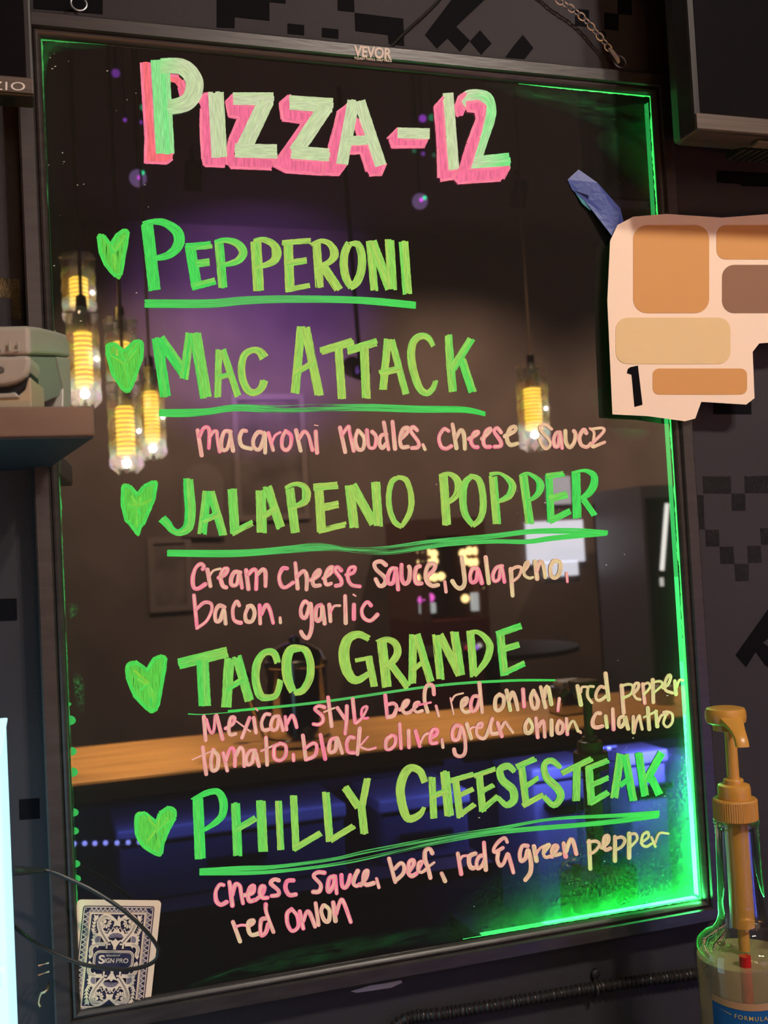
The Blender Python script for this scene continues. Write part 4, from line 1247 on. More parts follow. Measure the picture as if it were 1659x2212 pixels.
tag(MB().prism([at(x, y, WALL) for x, y in pp("757,2141 800,2128 835,2123 866,2117 869,2122 845,2133 800,2140 770,2144")], (0, -.0006, 0)).build('torn_tape', mat('pale torn tape', (.42, .38, .42), .6)), 'pale torn strip of tape below the bottom rail', 'tape')
# ------------------------------------------------------------------ the patterned card
VW['Z'] = (160, 1930, 8.295)
m_card = mat('cream card stock', srgb(238, 206, 178), 0.6); m_navy = mat('navy print', (0.022, 0.018, 0.055), 0.6); m_crm = mat('cream print', srgb(236, 204, 178), 0.6); m_mid = mat('mauve hatched print', (0.22, 0.16, 0.20), 0.6)
YK = -.0012
C00, C10, C11, C01 = Vector((60, 108)), Vector((1568, 125)), Vector((1335, 2285)), Vector((-174, 2272))
def cpx(u, v):
    p = (C00 * (1 - u) + C10 * u) * (1 - v) + (C01 * (1 - u) + C11 * u) * v
    return 160 + p.x / 8.295, 1930 + p.y / 8.295
def cz(x, y):                                  # zoomed picture point -> (u, v) on the card
    v = (y - 110) / 2164; l = 60 - .108 * (y - 108); r = 1568 - .108 * (y - 125); return ((x - l) / (r - l), v)
class Print:
    def __init__(s): s.y = YK - .0003; s.mb = MB()
    def put(s, uv): return at(*cpx(*uv), s.y)
    def fill(s, uvs, mi):
        s.y -= 5e-6; s.mb.add([s.put(p) for p in uvs], [tuple(range(len(uvs)))], mi=mi)
    def line(s, uvs, w_, mi, smooth=True, closed=False):
        s.y -= 5e-6; q = [(u * 1.0, v * 1.43) for u, v in uvs]
        if smooth and len(q) > 2: q = catmull(q, .012, closed)
        if closed: q = q + [q[0]]
        vs = []; n = len(q)
        for i in range(n):
            a, b = q[max(i-1, 0)], q[min(i+1, n-1)]
            if closed and i in (0, n - 1): a, b = q[-2], q[1]
            tx, ty = b[0]-a[0], b[1]-a[1]; l = math.hypot(tx, ty) or 1; ww = w_ / 2
            if not smooth:
                pass
            vs += [s.put((q[i][0] - ty/l*ww, (q[i][1] + tx/l*ww) / 1.43)), s.put((q[i][0] + ty/l*ww, (q[i][1] - tx/l*ww) / 1.43))]
        s.mb.add(vs, [(2*i, 2*i+1, 2*i+3, 2*i+2) for i in range(n - 1)], mi=mi)
    def rect(s, u0, v0, u1, v1, mi, r=0.0):
        if r:
            pts = []
            for (cx, cy, a0) in ((u1 - r, v0 + r/1.43, -90), (u1 - r, v1 - r/1.43, 0), (u0 + r, v1 - r/1.43, 90), (u0 + r, v0 + r/1.43, 180)):
                for k in range(6):
                    a = math.radians(a0 + 18 * k); pts.append((cx + r * math.cos(a), cy + r / 1.43 * math.sin(a)))
            s.fill(pts, mi)
        else: s.fill([(u0, v0), (u1, v0), (u1, v1), (u0, v1)], mi)
cardroot = thing('patterned_card', at(258, 2170, YK), 'cream and navy ornamental card tucked in the board\'s bottom left corner', 'card')
q = []
for (cu, cv, a0) in ((1 - .05, .05/1.43, -90), (1 - .05, 1 - .05/1.43, 0), (.05, 1 - .05/1.43, 90), (.05, .05/1.43, 180)):
    for k in range(6): a = math.radians(a0 + 18*k); q.append((cu + .05*math.cos(a), cv + .05/1.43*math.sin(a)))
MB().prism([at(*cpx(*p), YK) for p in q], (0, .0003, 0)).build('card_stock', m_card, cardroot)
k = Print()
k.rect(.078, .050, .926, .950, 1, .03); k.rect(.090, .058, .914, .942, 0, .022)
k.rect(.100, .065, .904, .935, 1); k.rect(.158, .099, .846, .901, 0); k.rect(.166, .104, .838, .896, 1); k.rect(.170, .107, .834, .893, 0); k.rect(.188, .119, .816, .881, 1)
def tri_band(a, b, n, w_):
    for i in range(n):
        t0, t1 = i / n, (i + 1) / n; tm = (t0 + t1) / 2
        p0 = (a[0] + (b[0]-a[0])*t0, a[1] + (b[1]-a[1])*t0); p1 = (a[0] + (b[0]-a[0])*t1, a[1] + (b[1]-a[1])*t1)
        m_ = (a[0] + (b[0]-a[0])*tm + w_[0], a[1] + (b[1]-a[1])*tm + w_[1])
        k.fill([p0, m_, p1], 2); k.line([p0, m_], .007, 0, False); k.line([m_, p1], .007, 0, False)
tri_band((.158, .096), (.846, .096), 13, (0, -.028)); tri_band((.846, .904), (.158, .904), 13, (0, .028))
tri_band((.155, .90), (.155, .10), 19, (-.050, 0)); tri_band((.849, .10), (.849, .90), 19, (.050, 0))
for u in (.115, .889):
    for v in (.078, .922): k.rect(u - .014, v - .010, u + .014, v + .010, 1); k.rect(u - .006, v - .0045, u + .006, v + .0045, 0)
MU = .504; MV = .4985
def sym(fn):
    for fu in (1, -1):
        for fv in (1, -1):
            fn(lambda p, fu=fu, fv=fv: (MU + (p[0] - MU) * fu, MV + (p[1] - MV) * fv))
def quarter(T):
    # scroll ribbon
    sc = [cz(*p) for p in ((610,880),(540,770),(485,670),(458,570),(470,480),(530,420),(610,408),(670,450),(660,470))]
    k.line([T(p) for p in sc], .062, 0); 
    for o in (-.016, 0, .016): k.line([T((u + o * .9, v + o * .35)) for u, v in sc[:-2]], .0045, 1)
    # feather up the side
    st = [cz(*p) for p in ((400,400),(365,520),(345,640),(370,720))]
    k.line([T(p) for p in st], .012, 0)
    for i in range(7):
        t = i / 6.0; j = min(2, int(t * 3)); f = t * 3 - j; a = (st[j][0] + (st[j+1][0]-st[j][0])*f, st[j][1] + (st[j+1][1]-st[j][1])*f)
        for s_ in (-1, 1): k.fill([T(a), T((a[0] + s_ * .032, a[1] - .012)), T((a[0] + s_ * .008, a[1] + .018))], 0)
    k.fill([T(cz(*p)) for p in ((360,390),(400,420),(430,385),(440,430),(400,470),(365,440))], 0)
    # flower inside the scroll
    c = cz(570, 520)
    for i in range(7):
        a = math.radians(-20 + i * 32); k.fill([T((c[0] + r * math.cos(a + da), c[1] + r / 1.43 * math.sin(a + da))) for r, da in ((.022, -.2), (.060, -.22), (.072, 0), (.060, .22), (.022, .2))], 0)
    k.fill([T((c[0] - .012 + .020 * math.cos(a), c[1] - .010 + .016 * math.sin(a))) for a in [2*math.pi*i/12 for i in range(12)]], 0)
    # crown horn
    k.fill([T(cz(*p)) for p in ((640,388),(700,405),(750,455),(800,500),(800,560),(700,590),(725,510),(690,440))], 0)
    # zigzag ruff and glow under it
    zz = [cz(*p) for p in ((525,665),(590,690),(620,625),(665,665),(700,605),(745,645),(778,600))]
    k.line([T(p) for p in zz], .013, 0, False)
    k.fill([T(cz(*p)) for p in ((540,700),(600,720),(640,660),(690,690),(725,640),(795,660),(795,730),(700,740),(620,790))], 0)
    # fan
    c = cz(740, 790)
    k.fill([T((c[0] + .085 * math.cos(a), c[1] + .042 * math.sin(a))) for a in [math.pi + math.pi * i / 10 for i in range(11)]], 2)
    for i in range(5): a = math.pi * (1.05 + .2 * i); k.line([T(c), T((c[0] + .08 * math.cos(a), c[1] + .038 * math.sin(a)))], .005, 1, False)
    # beak
    k.fill([T(cz(*p)) for p in ((635,820),(700,845),(752,800),(752,1000),(722,1000),(690,920))], 0)
    # side burst
    c = cz(440, 830)
    k.fill([T((c[0] + (.092 if i % 2 else .070) * math.cos(a), c[1] + (.070 if i % 2 else .052) * math.sin(a))) for i, a in enumerate([math.pi * (.45 + 1.1 * i / 14) for i in range(15)])] + [T((c[0] + .02, c[1] - .03)), T((c[0] + .02, c[1] + .03))], 0)
    k.fill([T((c[0] + .045 * math.cos(a), c[1] + .034 * math.sin(a))) for a in [math.pi * (.4 + 1.2 * i / 8) for i in range(9)]], 2)
    # lower scroll and brackets
    s2 = [cz(*p) for p in ((560,905),(440,905),(340,940),(300,1010),(310,1080),(290,1130))]
    k.line([T(p) for p in s2], .046, 0)
    for o in (-.010, .004): k.line([T((u + o, v + o * .5)) for u, v in s2[1:]], .0045, 1)
    k.line([T(cz(*p)) for p in ((650,905),(590,905),(580,985))], .022, 0, False)
    k.fill([T(cz(*p)) for p in ((255,1110),(325,1130),(280,1175))], 0)
sym(quarter)
k.fill([cz(*p) for p in ((775,465),(800,385),(838,440),(800,478))], 0)
k.rect(.262, .418, .746, .579, 1, .07); 
for w_, mi, i in ((.012, 0, 0), (.007, 1, .012), (.008, 0, .018)):
    r = .07 - i; u0, u1, v0, v1 = .268 + i, .740 - i, .423 + i/1.43, .574 - i/1.43
    pts = []
    for (cu, cv, a0) in ((u1 - r, v0 + r/1.43, -90), (u1 - r, v1 - r/1.43, 0), (u0 + r, v1 - r/1.43, 90), (u0 + r, v0 + r/1.43, 180)):
        for j in range(6): a = math.radians(a0 + 18*j); pts.append((cu + r*math.cos(a), cv + r/1.43*math.sin(a)))
    k.line(pts, w_, mi, False, True)
k.mb.build('printed_ornament', [m_crm, m_navy, m_mid], cardroot)
mb = MB(); YL = k.y - .00003
def ctext(body, u0, u1, v, hgt, bold, shear=0.0, sp=1.0):
    vs, fs = text_mesh(body, 1.0, bold, sp, shear); a, c = min(p[0] for p in vs), max(p[0] for p in vs)
    mb.add([at(*cpx(u0 + (p[0]-a)/(c-a)*(u1-u0), v - p[1]/.7*hgt), YL) for p in vs], fs)
ctext('S', .328, .400, .527, .068, .02); ctext('IGN', .402, .515, .521, .037, .015); ctext('PRO', .538, .682, .521, .037, .015); ctext('iouxland', .412, .580, .468, .022, .004, .35)
mb.build('printed_lettering', m_crm, cardroot)['label'] = 'cream lettering in the centre of the card'

# ------------------------------------------------------------------ blue tape and the paper cutout
m_tape = mat('blue painter tape', (0.008, 0.035, 0.26), 0.45, bump=0.3, bscale=150); m_tape2 = mat('torn tape edge', (0.03, 0.20, 0.28), 0.6, bump=.5, bscale=300)
tp = thing('blue_tape', at(1255, 440, -.001), 'torn piece of blue tape on the board at the cutout\'s upper left', 'tape')
mb = MB(); mb.prism([at(x, y, Y) for x, y, Y in ((1226,388,-.0006),(1250,366,-.0012),(1290,394,-.006),(1340,450,-.0105),(1352,500,-.0105),(1330,520,-.010),(1262,432,-.003),(1236,410,-.001))], (0, .0004, 0)); mb.build('tape_strip', m_tape, tp)
MB().prism([at(x, y, Y) for x, y, Y in ((1241,413,-.0013),(1275,400,-.0045),(1285,430,-.005),(1276,455,-.0035),(1258,440,-.0025))], (0, .0005, 0)).build('curled_edge', m_tape2, tp)
MB().prism([at(x, y, Y) for x, y, Y in ((1243,412,-.002),(1274,402,-.0065),(1276,424,-.007))], (0, .0004, 0)).build('curled_flap', mat('pale tape back', (.05, .08, .30), .5), tp)

m_paper = mat('white paper', srgb(244, 222, 202), 0.7, bump=.04, bscale=80)
m_tan = mat('tan print', srgb(205, 152, 92), 0.7); m_cr = mat('cream print on paper', srgb(222, 196, 148), 0.7); m_brn = mat('brown print', srgb(138, 104, 82), 0.7)
YP = -.0125
def ppoly(pts, y, mb, th=.0004, smooth=True, step=5):
    q = catmull(pts, step, True) if smooth else pts
    mb.prism([at(a, b, y) for a, b in q], (0, th, 0)); return mb
pc = thing('paper_sign', at(1460, 910, YP), 'white paper cutout with plain tan shapes and a black numeral 1', 'sign')
ppoly(pp("1323,895 1312,650 1318,520 1334,486 1368,468 1440,462 1560,470 1720,458 1720,735 1640,742 1626,760 1630,860 1612,874 1515,868 1502,904 1480,910 1400,899"), YP, MB(), smooth=False).build('paper_sheet', m_paper, pc, bevel=.0001)
def rrect(x0_, y0_, x1_, y1_, r, sk=0):
    out = []
    for (cx, cy, a0) in ((x1_ - r, y0_ + r, -90), (x1_ - r, y1_ - r, 0), (x0_ + r, y1_ - r, 90), (x0_ + r, y0_ + r, 180)):
        for k_ in range(7):
            a = math.radians(a0 + 15 * k_); y = cy + r * math.sin(a); out.append((cx + r * math.cos(a) + sk * (y - y0_), y))
    return out
for pts_, m_, nm_ in ((rrect(1368, 486, 1532, 676, 30), m_tan, 'tan_panel'), (rrect(1330, 686, 1578, 786, 26), m_cr, 'cream_panel'), (rrect(1410, 796, 1614, 852, 14), m_tan, 'tan_panel'),
                      (rrect(1548, 486, 1760, 560, 20), m_tan, 'tan_panel'), (rrect(1560, 572, 1760, 676, 26), m_brn, 'brown_panel')):
    ppoly(pts_, YP - .0004, MB(), .00035, False).build(nm_, m_, pc)
one = [(1354.5,806),(1356.5,797),(1362,793),(1378,789.5),(1388,874),(1371,879),(1364.5,809)]
mb = MB(); mb.prism([at(a, b, YP - .00045) for a, b in one], (0, .0004, 0)); mb.build('numeral', m_vinyl, pc)['label'] = 'bold black numeral 1'

# ------------------------------------------------------------------ pump bottle
AX, AY = .2365, -.12
def zb(py): return at(1592, py, AY).z
K = .000376
m_goldp = mat('gold plastic', srgb(196, 142, 62), 0.33, spec=0.6); m_goldd = mat('ribbed gold plastic', srgb(188, 134, 62), 0.45)
m_btl = thin_glass('clear bottle glass', (0.93, 0.96, 0.93), 1.0, 0.02, 1.5)
m_mist = thin_glass('misted syrup', (0.86, 0.78, 0.66), 0.3, 0.3, 1.1, 0.27, srgb(236, 208, 165), 0.03)
m_red = mat('red straw', srgb(190, 20, 26), 0.4)
bt = thing('pump_bottle', (AX, AY, BASE), 'clear glass bottle with a gold pump and blue label at the right edge', 'bottle')
def lat(pr, name, m, par=bt, n=48, caps=True): return MB().lathe([(r * K, zb(y) - 0) for r, y in pr], (AX, AY, 0), (0, 0, 1), n, caps=caps).build(name, m, par)
zbot = BASE
glass = [(43,1772),(46,1774),(47,1778),(45.5,1783),(45,1790),(46.5,1880),(48.5,1940),(50,1975),(54,1992),(64,2010),(82,2020),(95,2030),(103,2044),(106.5,2062),(105,2090),(103,2120),(102,2154)]
prof = [(r * K, zb(y)) for r, y in glass] + [(102 * K, BASE + .012), (98 * K, BASE + .002), (80 * K, BASE), (.0004, BASE + .003)]
MB().lathe(prof, (AX, AY, 0), (0, 0, 1), 64, caps=False).build('glass_body', m_btl, bt)
liq = [(.0004, zb(2066)), (100 * K, zb(2066)), (101 * K, zb(2090)), (99 * K, zb(2120)), (98.5 * K, BASE + .014), (90 * K, BASE + .005), (.0004, BASE + .005)]
MB().lathe(liq, (AX, AY, 0), (0, 0, 1), 48, caps=False).build('syrup', m_mist, bt)
# pump parts
lat([(12,2056),(12,2006),(24.5,2003),(25,1990),(25,1770)], 'dip_tube', m_goldp)
MB().lathe([(12.0 * K, zb(2225)), (12.0 * K, zb(2044))], (AX - .577 * .024, AY - .817 * .024, 0), n=20).build('red_straw', m_red, bt)
ribs = MB(); n = 120
vs = []; hs = [1764, 1766, 1817, 1820][::-1]
for j, y in enumerate((1820, 1818, 1767, 1763)):
    for i in range(n):
        a = 2 * math.pi * i / n; r = (46.5 + (0.55 if i % 2 else -0.4) * (1 if j in (1, 2) else 0.2)) * K - (0.0008 if j in (0, 3) else 0)
        vs.append((AX + r * math.cos(a), AY + r * math.sin(a), zb(y)))
fs = [(j*n + i, j*n + (i+1) % n, (j+1)*n + (i+1) % n, (j+1)*n + i) for j in range(3) for i in range(n)] + [tuple(range(n))[::-1], tuple(3*n + i for i in range(n))]
# collar sits between pixel rows 1723 and 1768
sc_ = lambda z: z
vs = [(x, y, zb(1723) + (z - zb(1763)) / (zb(1820) - zb(1763)) * (zb(1769) - zb(1723))) for x, y, z in vs]
ribs.add(vs, fs).build('screw_collar', m_goldd, bt)
lat([(47,1778),(48,1775),(48,1771),(46,1769)], 'neck_ring', m_btl)
lat([(34,1726),(35,1722),(34.5,1700),(33,1694),(28,1692),(21,1691)], 'pump_nut', m_goldp)
lat([(21,1693),(21,1683),(19,1680.5),(13,1680)], 'guide_ring', m_goldp)
lat([(13,1682),(12.6,1640),(12.2,1575)], 'pump_stem', m_goldp)
# head: a thick disc with a spout running down towards the viewer's lower right
hd = [(14,1577),(28,1574),(29,1562),(42,1556),(43.5,1548),(43,1534),(40,1527),(30,1524.5),(14,1525.5),(2,1526)]
HX = AX - .0035
MB().lathe([(r * K, zb(y)) for r, y in hd], (HX, AY, 0), (0, 0, 1), 40, caps=True).build('pump_head', m_goldp, bt)
dirv = Vector((-.263, -.869, 0)).normalized(); side = Vector((-dirv.y, dirv.x, 0))
sp = [(.006, 1544, 27, 16), (.013, 1549, 25, 15), (.020, 1556, 20, 14), (.026, 1564, 15.5, 12), (.031, 1574, 14, 11), (.034, 1584, 14, 10), (.0352, 1594, 14, 9)]
vs = []; nn = 12
for (o, y, w_, hh) in sp:
    c = Vector((HX, AY, zb(y))) + dirv * o
    for i in range(nn):
        a = 2 * math.pi * i / nn; cx = math.copysign(abs(math.cos(a)) ** .6, math.cos(a)); cy = math.copysign(abs(math.sin(a)) ** .6, math.sin(a))
        t = min(1, o / .03); vs.append(c + side * (cx * w_ * K) + (Vector((0, 0, 1)) * (1 - t) + dirv * t) * (cy * hh * K))
fs = [(j*nn + i, j*nn + (i+1) % nn, (j+1)*nn + (i+1) % nn, (j+1)*nn + i) for j in range(len(sp) - 1) for i in range(nn)] + [tuple(range(nn))[::-1], tuple((len(sp)-1)*nn + i for i in range(nn))]
o = MB().add(vs, fs, True).build('spout', m_goldp, bt)
bm = bmesh.new(); bm.from_mesh(o.data); bmesh.ops.recalc_face_normals(bm, faces=bm.faces); bm.to_mesh(o.data); bm.free()
# label wrapped on the glass
view = Vector((CAM.x - AX, CAM.y - AY)).normalized(); va = math.atan2(view.y, view.x)
def lab(px, py, lift):                          # picture point -> point on the bottle's side
    R_ = 102.5 * K + lift; off = (px - (1592 + (py - 1700) * .0565)) * K
    a = va + math.asin(max(-1, min(1, off / R_)))
    return (AX + R_ * math.cos(a), AY + R_ * math.sin(a), zb(py - (1 - math.cos(a - va)) * 26 + 12))
def wrap(px0, px1, y0_, y1_, lift, mb, n=24):
    vs = []
    for i in range(n + 1):
        x = px0 + (px1 - px0) * i / n; vs += [lab(x, y0_, lift), lab(x + (y1_ - y0_) * .0565, y1_, lift)]
    mb.add(vs, [(2*i, 2*i+1, 2*i+3, 2*i+2) for i in range(n)], True); return mb
lb = wrap(1544, 1708, 2118, 2330, .0004, MB()).build('label', mat('blue label paper', srgb(18, 88, 150), 0.5), bt)
wrap(1544, 1708, 2118, 2133, .0006, MB()).build('label_band', mat('tan label band', srgb(178, 138, 98), 0.5), lb)
m_lt = mat('gold label print', srgb(214, 182, 104), 0.4); m_wt = mat('pink white label print', srgb(240, 206, 188), 0.5)
mb = MB(); vs, fs = text_mesh('FORMULA', 1.0, 0.004, 1.25); a, c = min(p[0] for p in vs), max(p[0] for p in vs)
mb.add([lab(1589 + (p[0]-a)/(c-a)*66, 2152 + (p[0]-a)/(c-a)*2 - p[1]/.7*9.0, .0008) for p in vs], fs)
mb.add([lab(1558, 2142.5, .0008), lab(1583, 2146, .0008), lab(1583, 2148, .0008)], [(0, 1, 2)]); mb.build('label_lettering', m_lt, lb)
mb = MB()
for pl in ("1578,2196 1582,2190 1600,2185 1640,2181 1690,2178 1690,2189 1640,2192 1604,2197 1588,2200 1584,2212 1579,2212", "1628,2190 1640,2189 1634,2240 1622,2240"):
    q = catmull(pp(pl), 2.5, True); mb.add([lab(x, y, .0009) for x, y in q], [tuple(range(len(q)))])
mb.build('script_initial', m_wt, lb)

# the counter that the bottle and the tower stand on
bc = thing('back_bar_counter', (0.3, -.15, 0), 'dark counter under the board that carries the bottle', 'counter')
MB().box((-1.2, -.34, BASE - .03), (1.6, WALL - .001, BASE)).build('countertop', mat('dark stone counter', (.02, .018, .018), .3, vary=.4, vscale=60), bc, bevel=.003)
MB().box((-1.18, -.31, 0), (1.58, WALL - .001, BASE - .03)).build('cabinet_base', m_blk, bc)
# ------------------------------------------------------------------ the room the panel mirrors
m_wood = mat('honey wood bar top', srgb(214, 158, 92), 0.38, vary=0.22, vscale=5, stretch=(1, 10, 10))
bar = thing('bar_counter', (0.9, -1.45, 0), 'honey wood bar top facing the menu board', 'bar top')
MB().box((-1.5, -1.66, 1.07), (3.6, -1.24, 1.11)).build('bar_top', m_wood, bar, bevel=.006)
m_bsh = mat('brown bar shelf', (.16, .11, .075), .5)
def single(name, a, b, m, label, cat): return tag(MB().box(a, b).build(name, m), label, cat)
single('bar_front_panel', (-1.45, -1.60, 0), (3.55, -1.552, 1.07), mat('dark bar front', (.05, .04, .04), .6), 'dark panel closing the bar under the honey wood top', 'bar panel')
single('under_bar_shelf', (-1.45, -1.55, .82), (.60, -1.25, .845), m_bsh, 'brown shelf under the left of the bar carrying grey coolers', 'shelf')
single('under_bar_shelf', (.61, -1.55, .62), (3.55, -1.30, .645), m_bsh, 'lower brown shelf under the right of the bar', 'shelf')
def rbox(px0, py0, px1, py1, Y, dep):
    a, b = refl(px0, py0, Y), refl(px1, py1, Y); zt_, zb_ = max(a.z, b.z), min(a.z, b.z)
    return (min(a.x, b.x), Y - dep, zb_), (max(a.x, b.x), Y, zt_)
# cooler units under the bar, lit by a blue strip
m_cool = mat('pale cooler enamel', (0.50, 0.52, 0.58), 0.4); m_cool2 = mat('grey cooler enamel', (0.16, 0.16, 0.20), 0.4)
def cooler(x0_, x1_, label, m, ztop=1.0, zb_=.645):
    t = thing('bar_cooler', ((x0_ + x1_) / 2, -1.42, zb_), label, 'cooler', 'coolers under the bar')
    MB().box((x0_, -1.54, zb_), (x1_, -1.33, ztop - .03)).build('cabinet', m, t, bevel=.006)
    MB().box((x0_ - .004, -1.545, ztop - .029), (x1_ + .004, -1.322, ztop)).build('lid', m_cool, t, bevel=.005)
    MB().box(((x0_ + x1_) / 2 - .06, -1.329, ztop - .09), ((x0_ + x1_) / 2 + .06, -1.318, ztop - .075)).build('handle', m_blk, t, bevel=.003)
cooler(-.16, .30, 'grey cooler below the left end of the bar', m_cool2, .99, .845)
cooler(.38, .58, 'grey cooler below the urn on the bar', m_cool2, .985, .845)
cooler(.74, .90, 'pale cooler below the middle of the bar', m_cool, 1.01)
cooler(.98, 1.08, 'narrow pale cooler near the right end of the bar', m_cool, 1.02)
t = thing('white_jug', (1.18, -1.42, .645), 'white jug on the bar shelf beside the narrow cooler', 'jug')
MB().lathe([(.05, 0), (.052, .01), (.052, .26), (.045, .30), (.05, .34), (.048, .345)], (1.18, -1.42, .645), n=24).build('jug_body', m_cool, t)
MB().tube([(1.23, -1.42, .93), (1.27, -1.42, .91), (1.27, -1.42, .80), (1.232, -1.42, .76)], .008).build('handle', m_cool, t)
def ledstrip(pts, Y, label):
    P0 = [refl(x, y, Y) for x, y in pts]; a, b = P0[0], P0[-1]
    t = thing('led_light_strip', a, label, 'light strip', 'blue light strips under the bar')
    MB().tube([a + Vector((-.02, -.006, 0)), b + Vector((.02, -.006, 0))], .005, 6).build('strip_base', m_blk, t)
    for q in P0: MB().lathe([(.0045, 0), (.0045, .003), (.002, .005), (.0002, .0053)], q + Vector((0, -.002, 0)), (0, 1, 0), 12, caps=False).build('led', M_BLED, t)
    return t
M_BLED = emit_mat('blue LED', (0.30, 0.34, 1.0), 9.0)
ledstrip([(237,1715),(262,1712),(288,1710),(313,1707),(337,1704)], -1.26, 'blue light dots high under the left of the bar')
ledstrip([(160,1823),(183,1822),(205,1822),(228,1821),(253,1821),(277,1820),(301,1819),(325,1818)], -1.28, 'blue light dots low beside the bottom left heart')
ledstrip([(1264,1617),(1281,1617),(1299,1617),(1316,1617)], -1.26, 'blue light dots under the right of the bar')
for x, sx, e in ((.05, .9, .35), (.80, .5, 1.3), (1.12, .35, 1.5)):
    t = thing('led_light_bar', (x, -1.26, 1.06), 'blue light bar fixed under the bar top at x', 'light bar')
    MB().box((x - sx/2, -1.275, 1.058), (x + sx/2, -1.25, 1.069)).build('bar_housing', m_blk, t)
    lamp('bar_light', 'AREA', (x, -1.2625, 1.055), P_BLUE * e, (0.14, 0.17, 1.0), t, shape='RECTANGLE', size=sx, size_y=.02, aim=(x, -1.36, .80))
    t['label'] = {.05: 'long blue light bar under the left of the bar top', .80: 'blue light bar above the pale cooler', 1.12: 'short blue light bar above the narrow cooler'}[x]

# things on the bar
m_chr = mat('polished steel', (0.55, 0.53, 0.52), 0.12, 1.0)
a = refl(646, 1590, -1.40)
urn = thing('drink_urn', (a.x, a.y, 1.11), 'polished dark drink urn on the bar', 'urn')
R0 = .066
MB().lathe([(R0, 0), (R0 + .004, .004), (R0 + .004, .016), (R0, .02), (R0, .165), (R0 + .003, .168), (R0 + .003, .178), (R0 - .004, .182)], (a.x, a.y, 1.11), n=40).build('urn_body', m_chr, urn)
MB().lathe([(R0 - .004, .182), (R0 - .012, .20), (.03, .214), (.012, .218), (.012, .228), (.0003, .232)], (a.x, a.y, 1.11), n=40).build('lid', m_chr, urn)
MB().tube([(a.x, a.y + R0, 1.15), (a.x, a.y + R0 + .03, 1.148), (a.x, a.y + R0 + .034, 1.13)], .008).build('tap', m_blk, urn)
for k, (px, tilt) in enumerate(((560, -.35), (600, .15), (632, .3))):
    b = refl(px, 1405, -1.48)
    t = thing('bar_ladle', (b.x, b.y, 1.11), ('steel ladle leaning left beside the urn', 'steel ladle standing behind the urn', 'steel ladle leaning right behind the urn')[k], 'ladle', 'ladles behind the urn')
    MB().tube([(b.x, b.y, 1.115), (b.x + tilt * .1, b.y, 1.24)], .004, 8).build('shaft', m_chr, t)
    MB().lathe([(.0005, -.012), (.012, -.010), (.018, .004), (.016, .005), (.0005, -.008)], (b.x + tilt * .11, b.y, 1.25), (tilt, .6, 1), 16, caps=False).build('bowl', m_chr, t)
for k, (px0, py0, px1, py1, nm, lb_, cc_) in enumerate(((1212,1510,1282,1562,'napkin_holder','steel napkin holder on the right of the bar','napkin holder'), (1428,1515,1466,1560,'glass_jar','pale jar at the far right of the bar','jar'))):
    a0, b0 = rbox(px0, py0, px1, py1, -1.38, .07)
    t = thing(nm, ((a0[0] + b0[0]) / 2, -1.4, 1.11), lb_, cc_)
    hgt = b0[2] - a0[2]
    if k == 0:
        MB().box((a0[0], a0[1], 1.11), (b0[0], b0[1], 1.11 + hgt)).build('holder_case', m_chr, t, bevel=.004); MB().box((a0[0] + .01, a0[1] + .01, 1.11 + hgt), (b0[0] - .01, b0[1] - .01, 1.125 + hgt)).build('napkins', m_cool, t, bevel=.003)
    else:
        r = (b0[0] - a0[0]) / 2; MB().lathe([(r*.9, 0), (r, .01), (r, hgt*.8), (r*.7, hgt*.9)], (t.location.x, -1.4, 1.11), n=24).build('jar_body', m_cool, t); MB().lathe([(r*.75, hgt*.9), (r*.75, hgt*1.05), (.0005, hgt*1.06)], (t.location.x, -1.4, 1.11), n=24).build('jar_lid', m_chr, t)

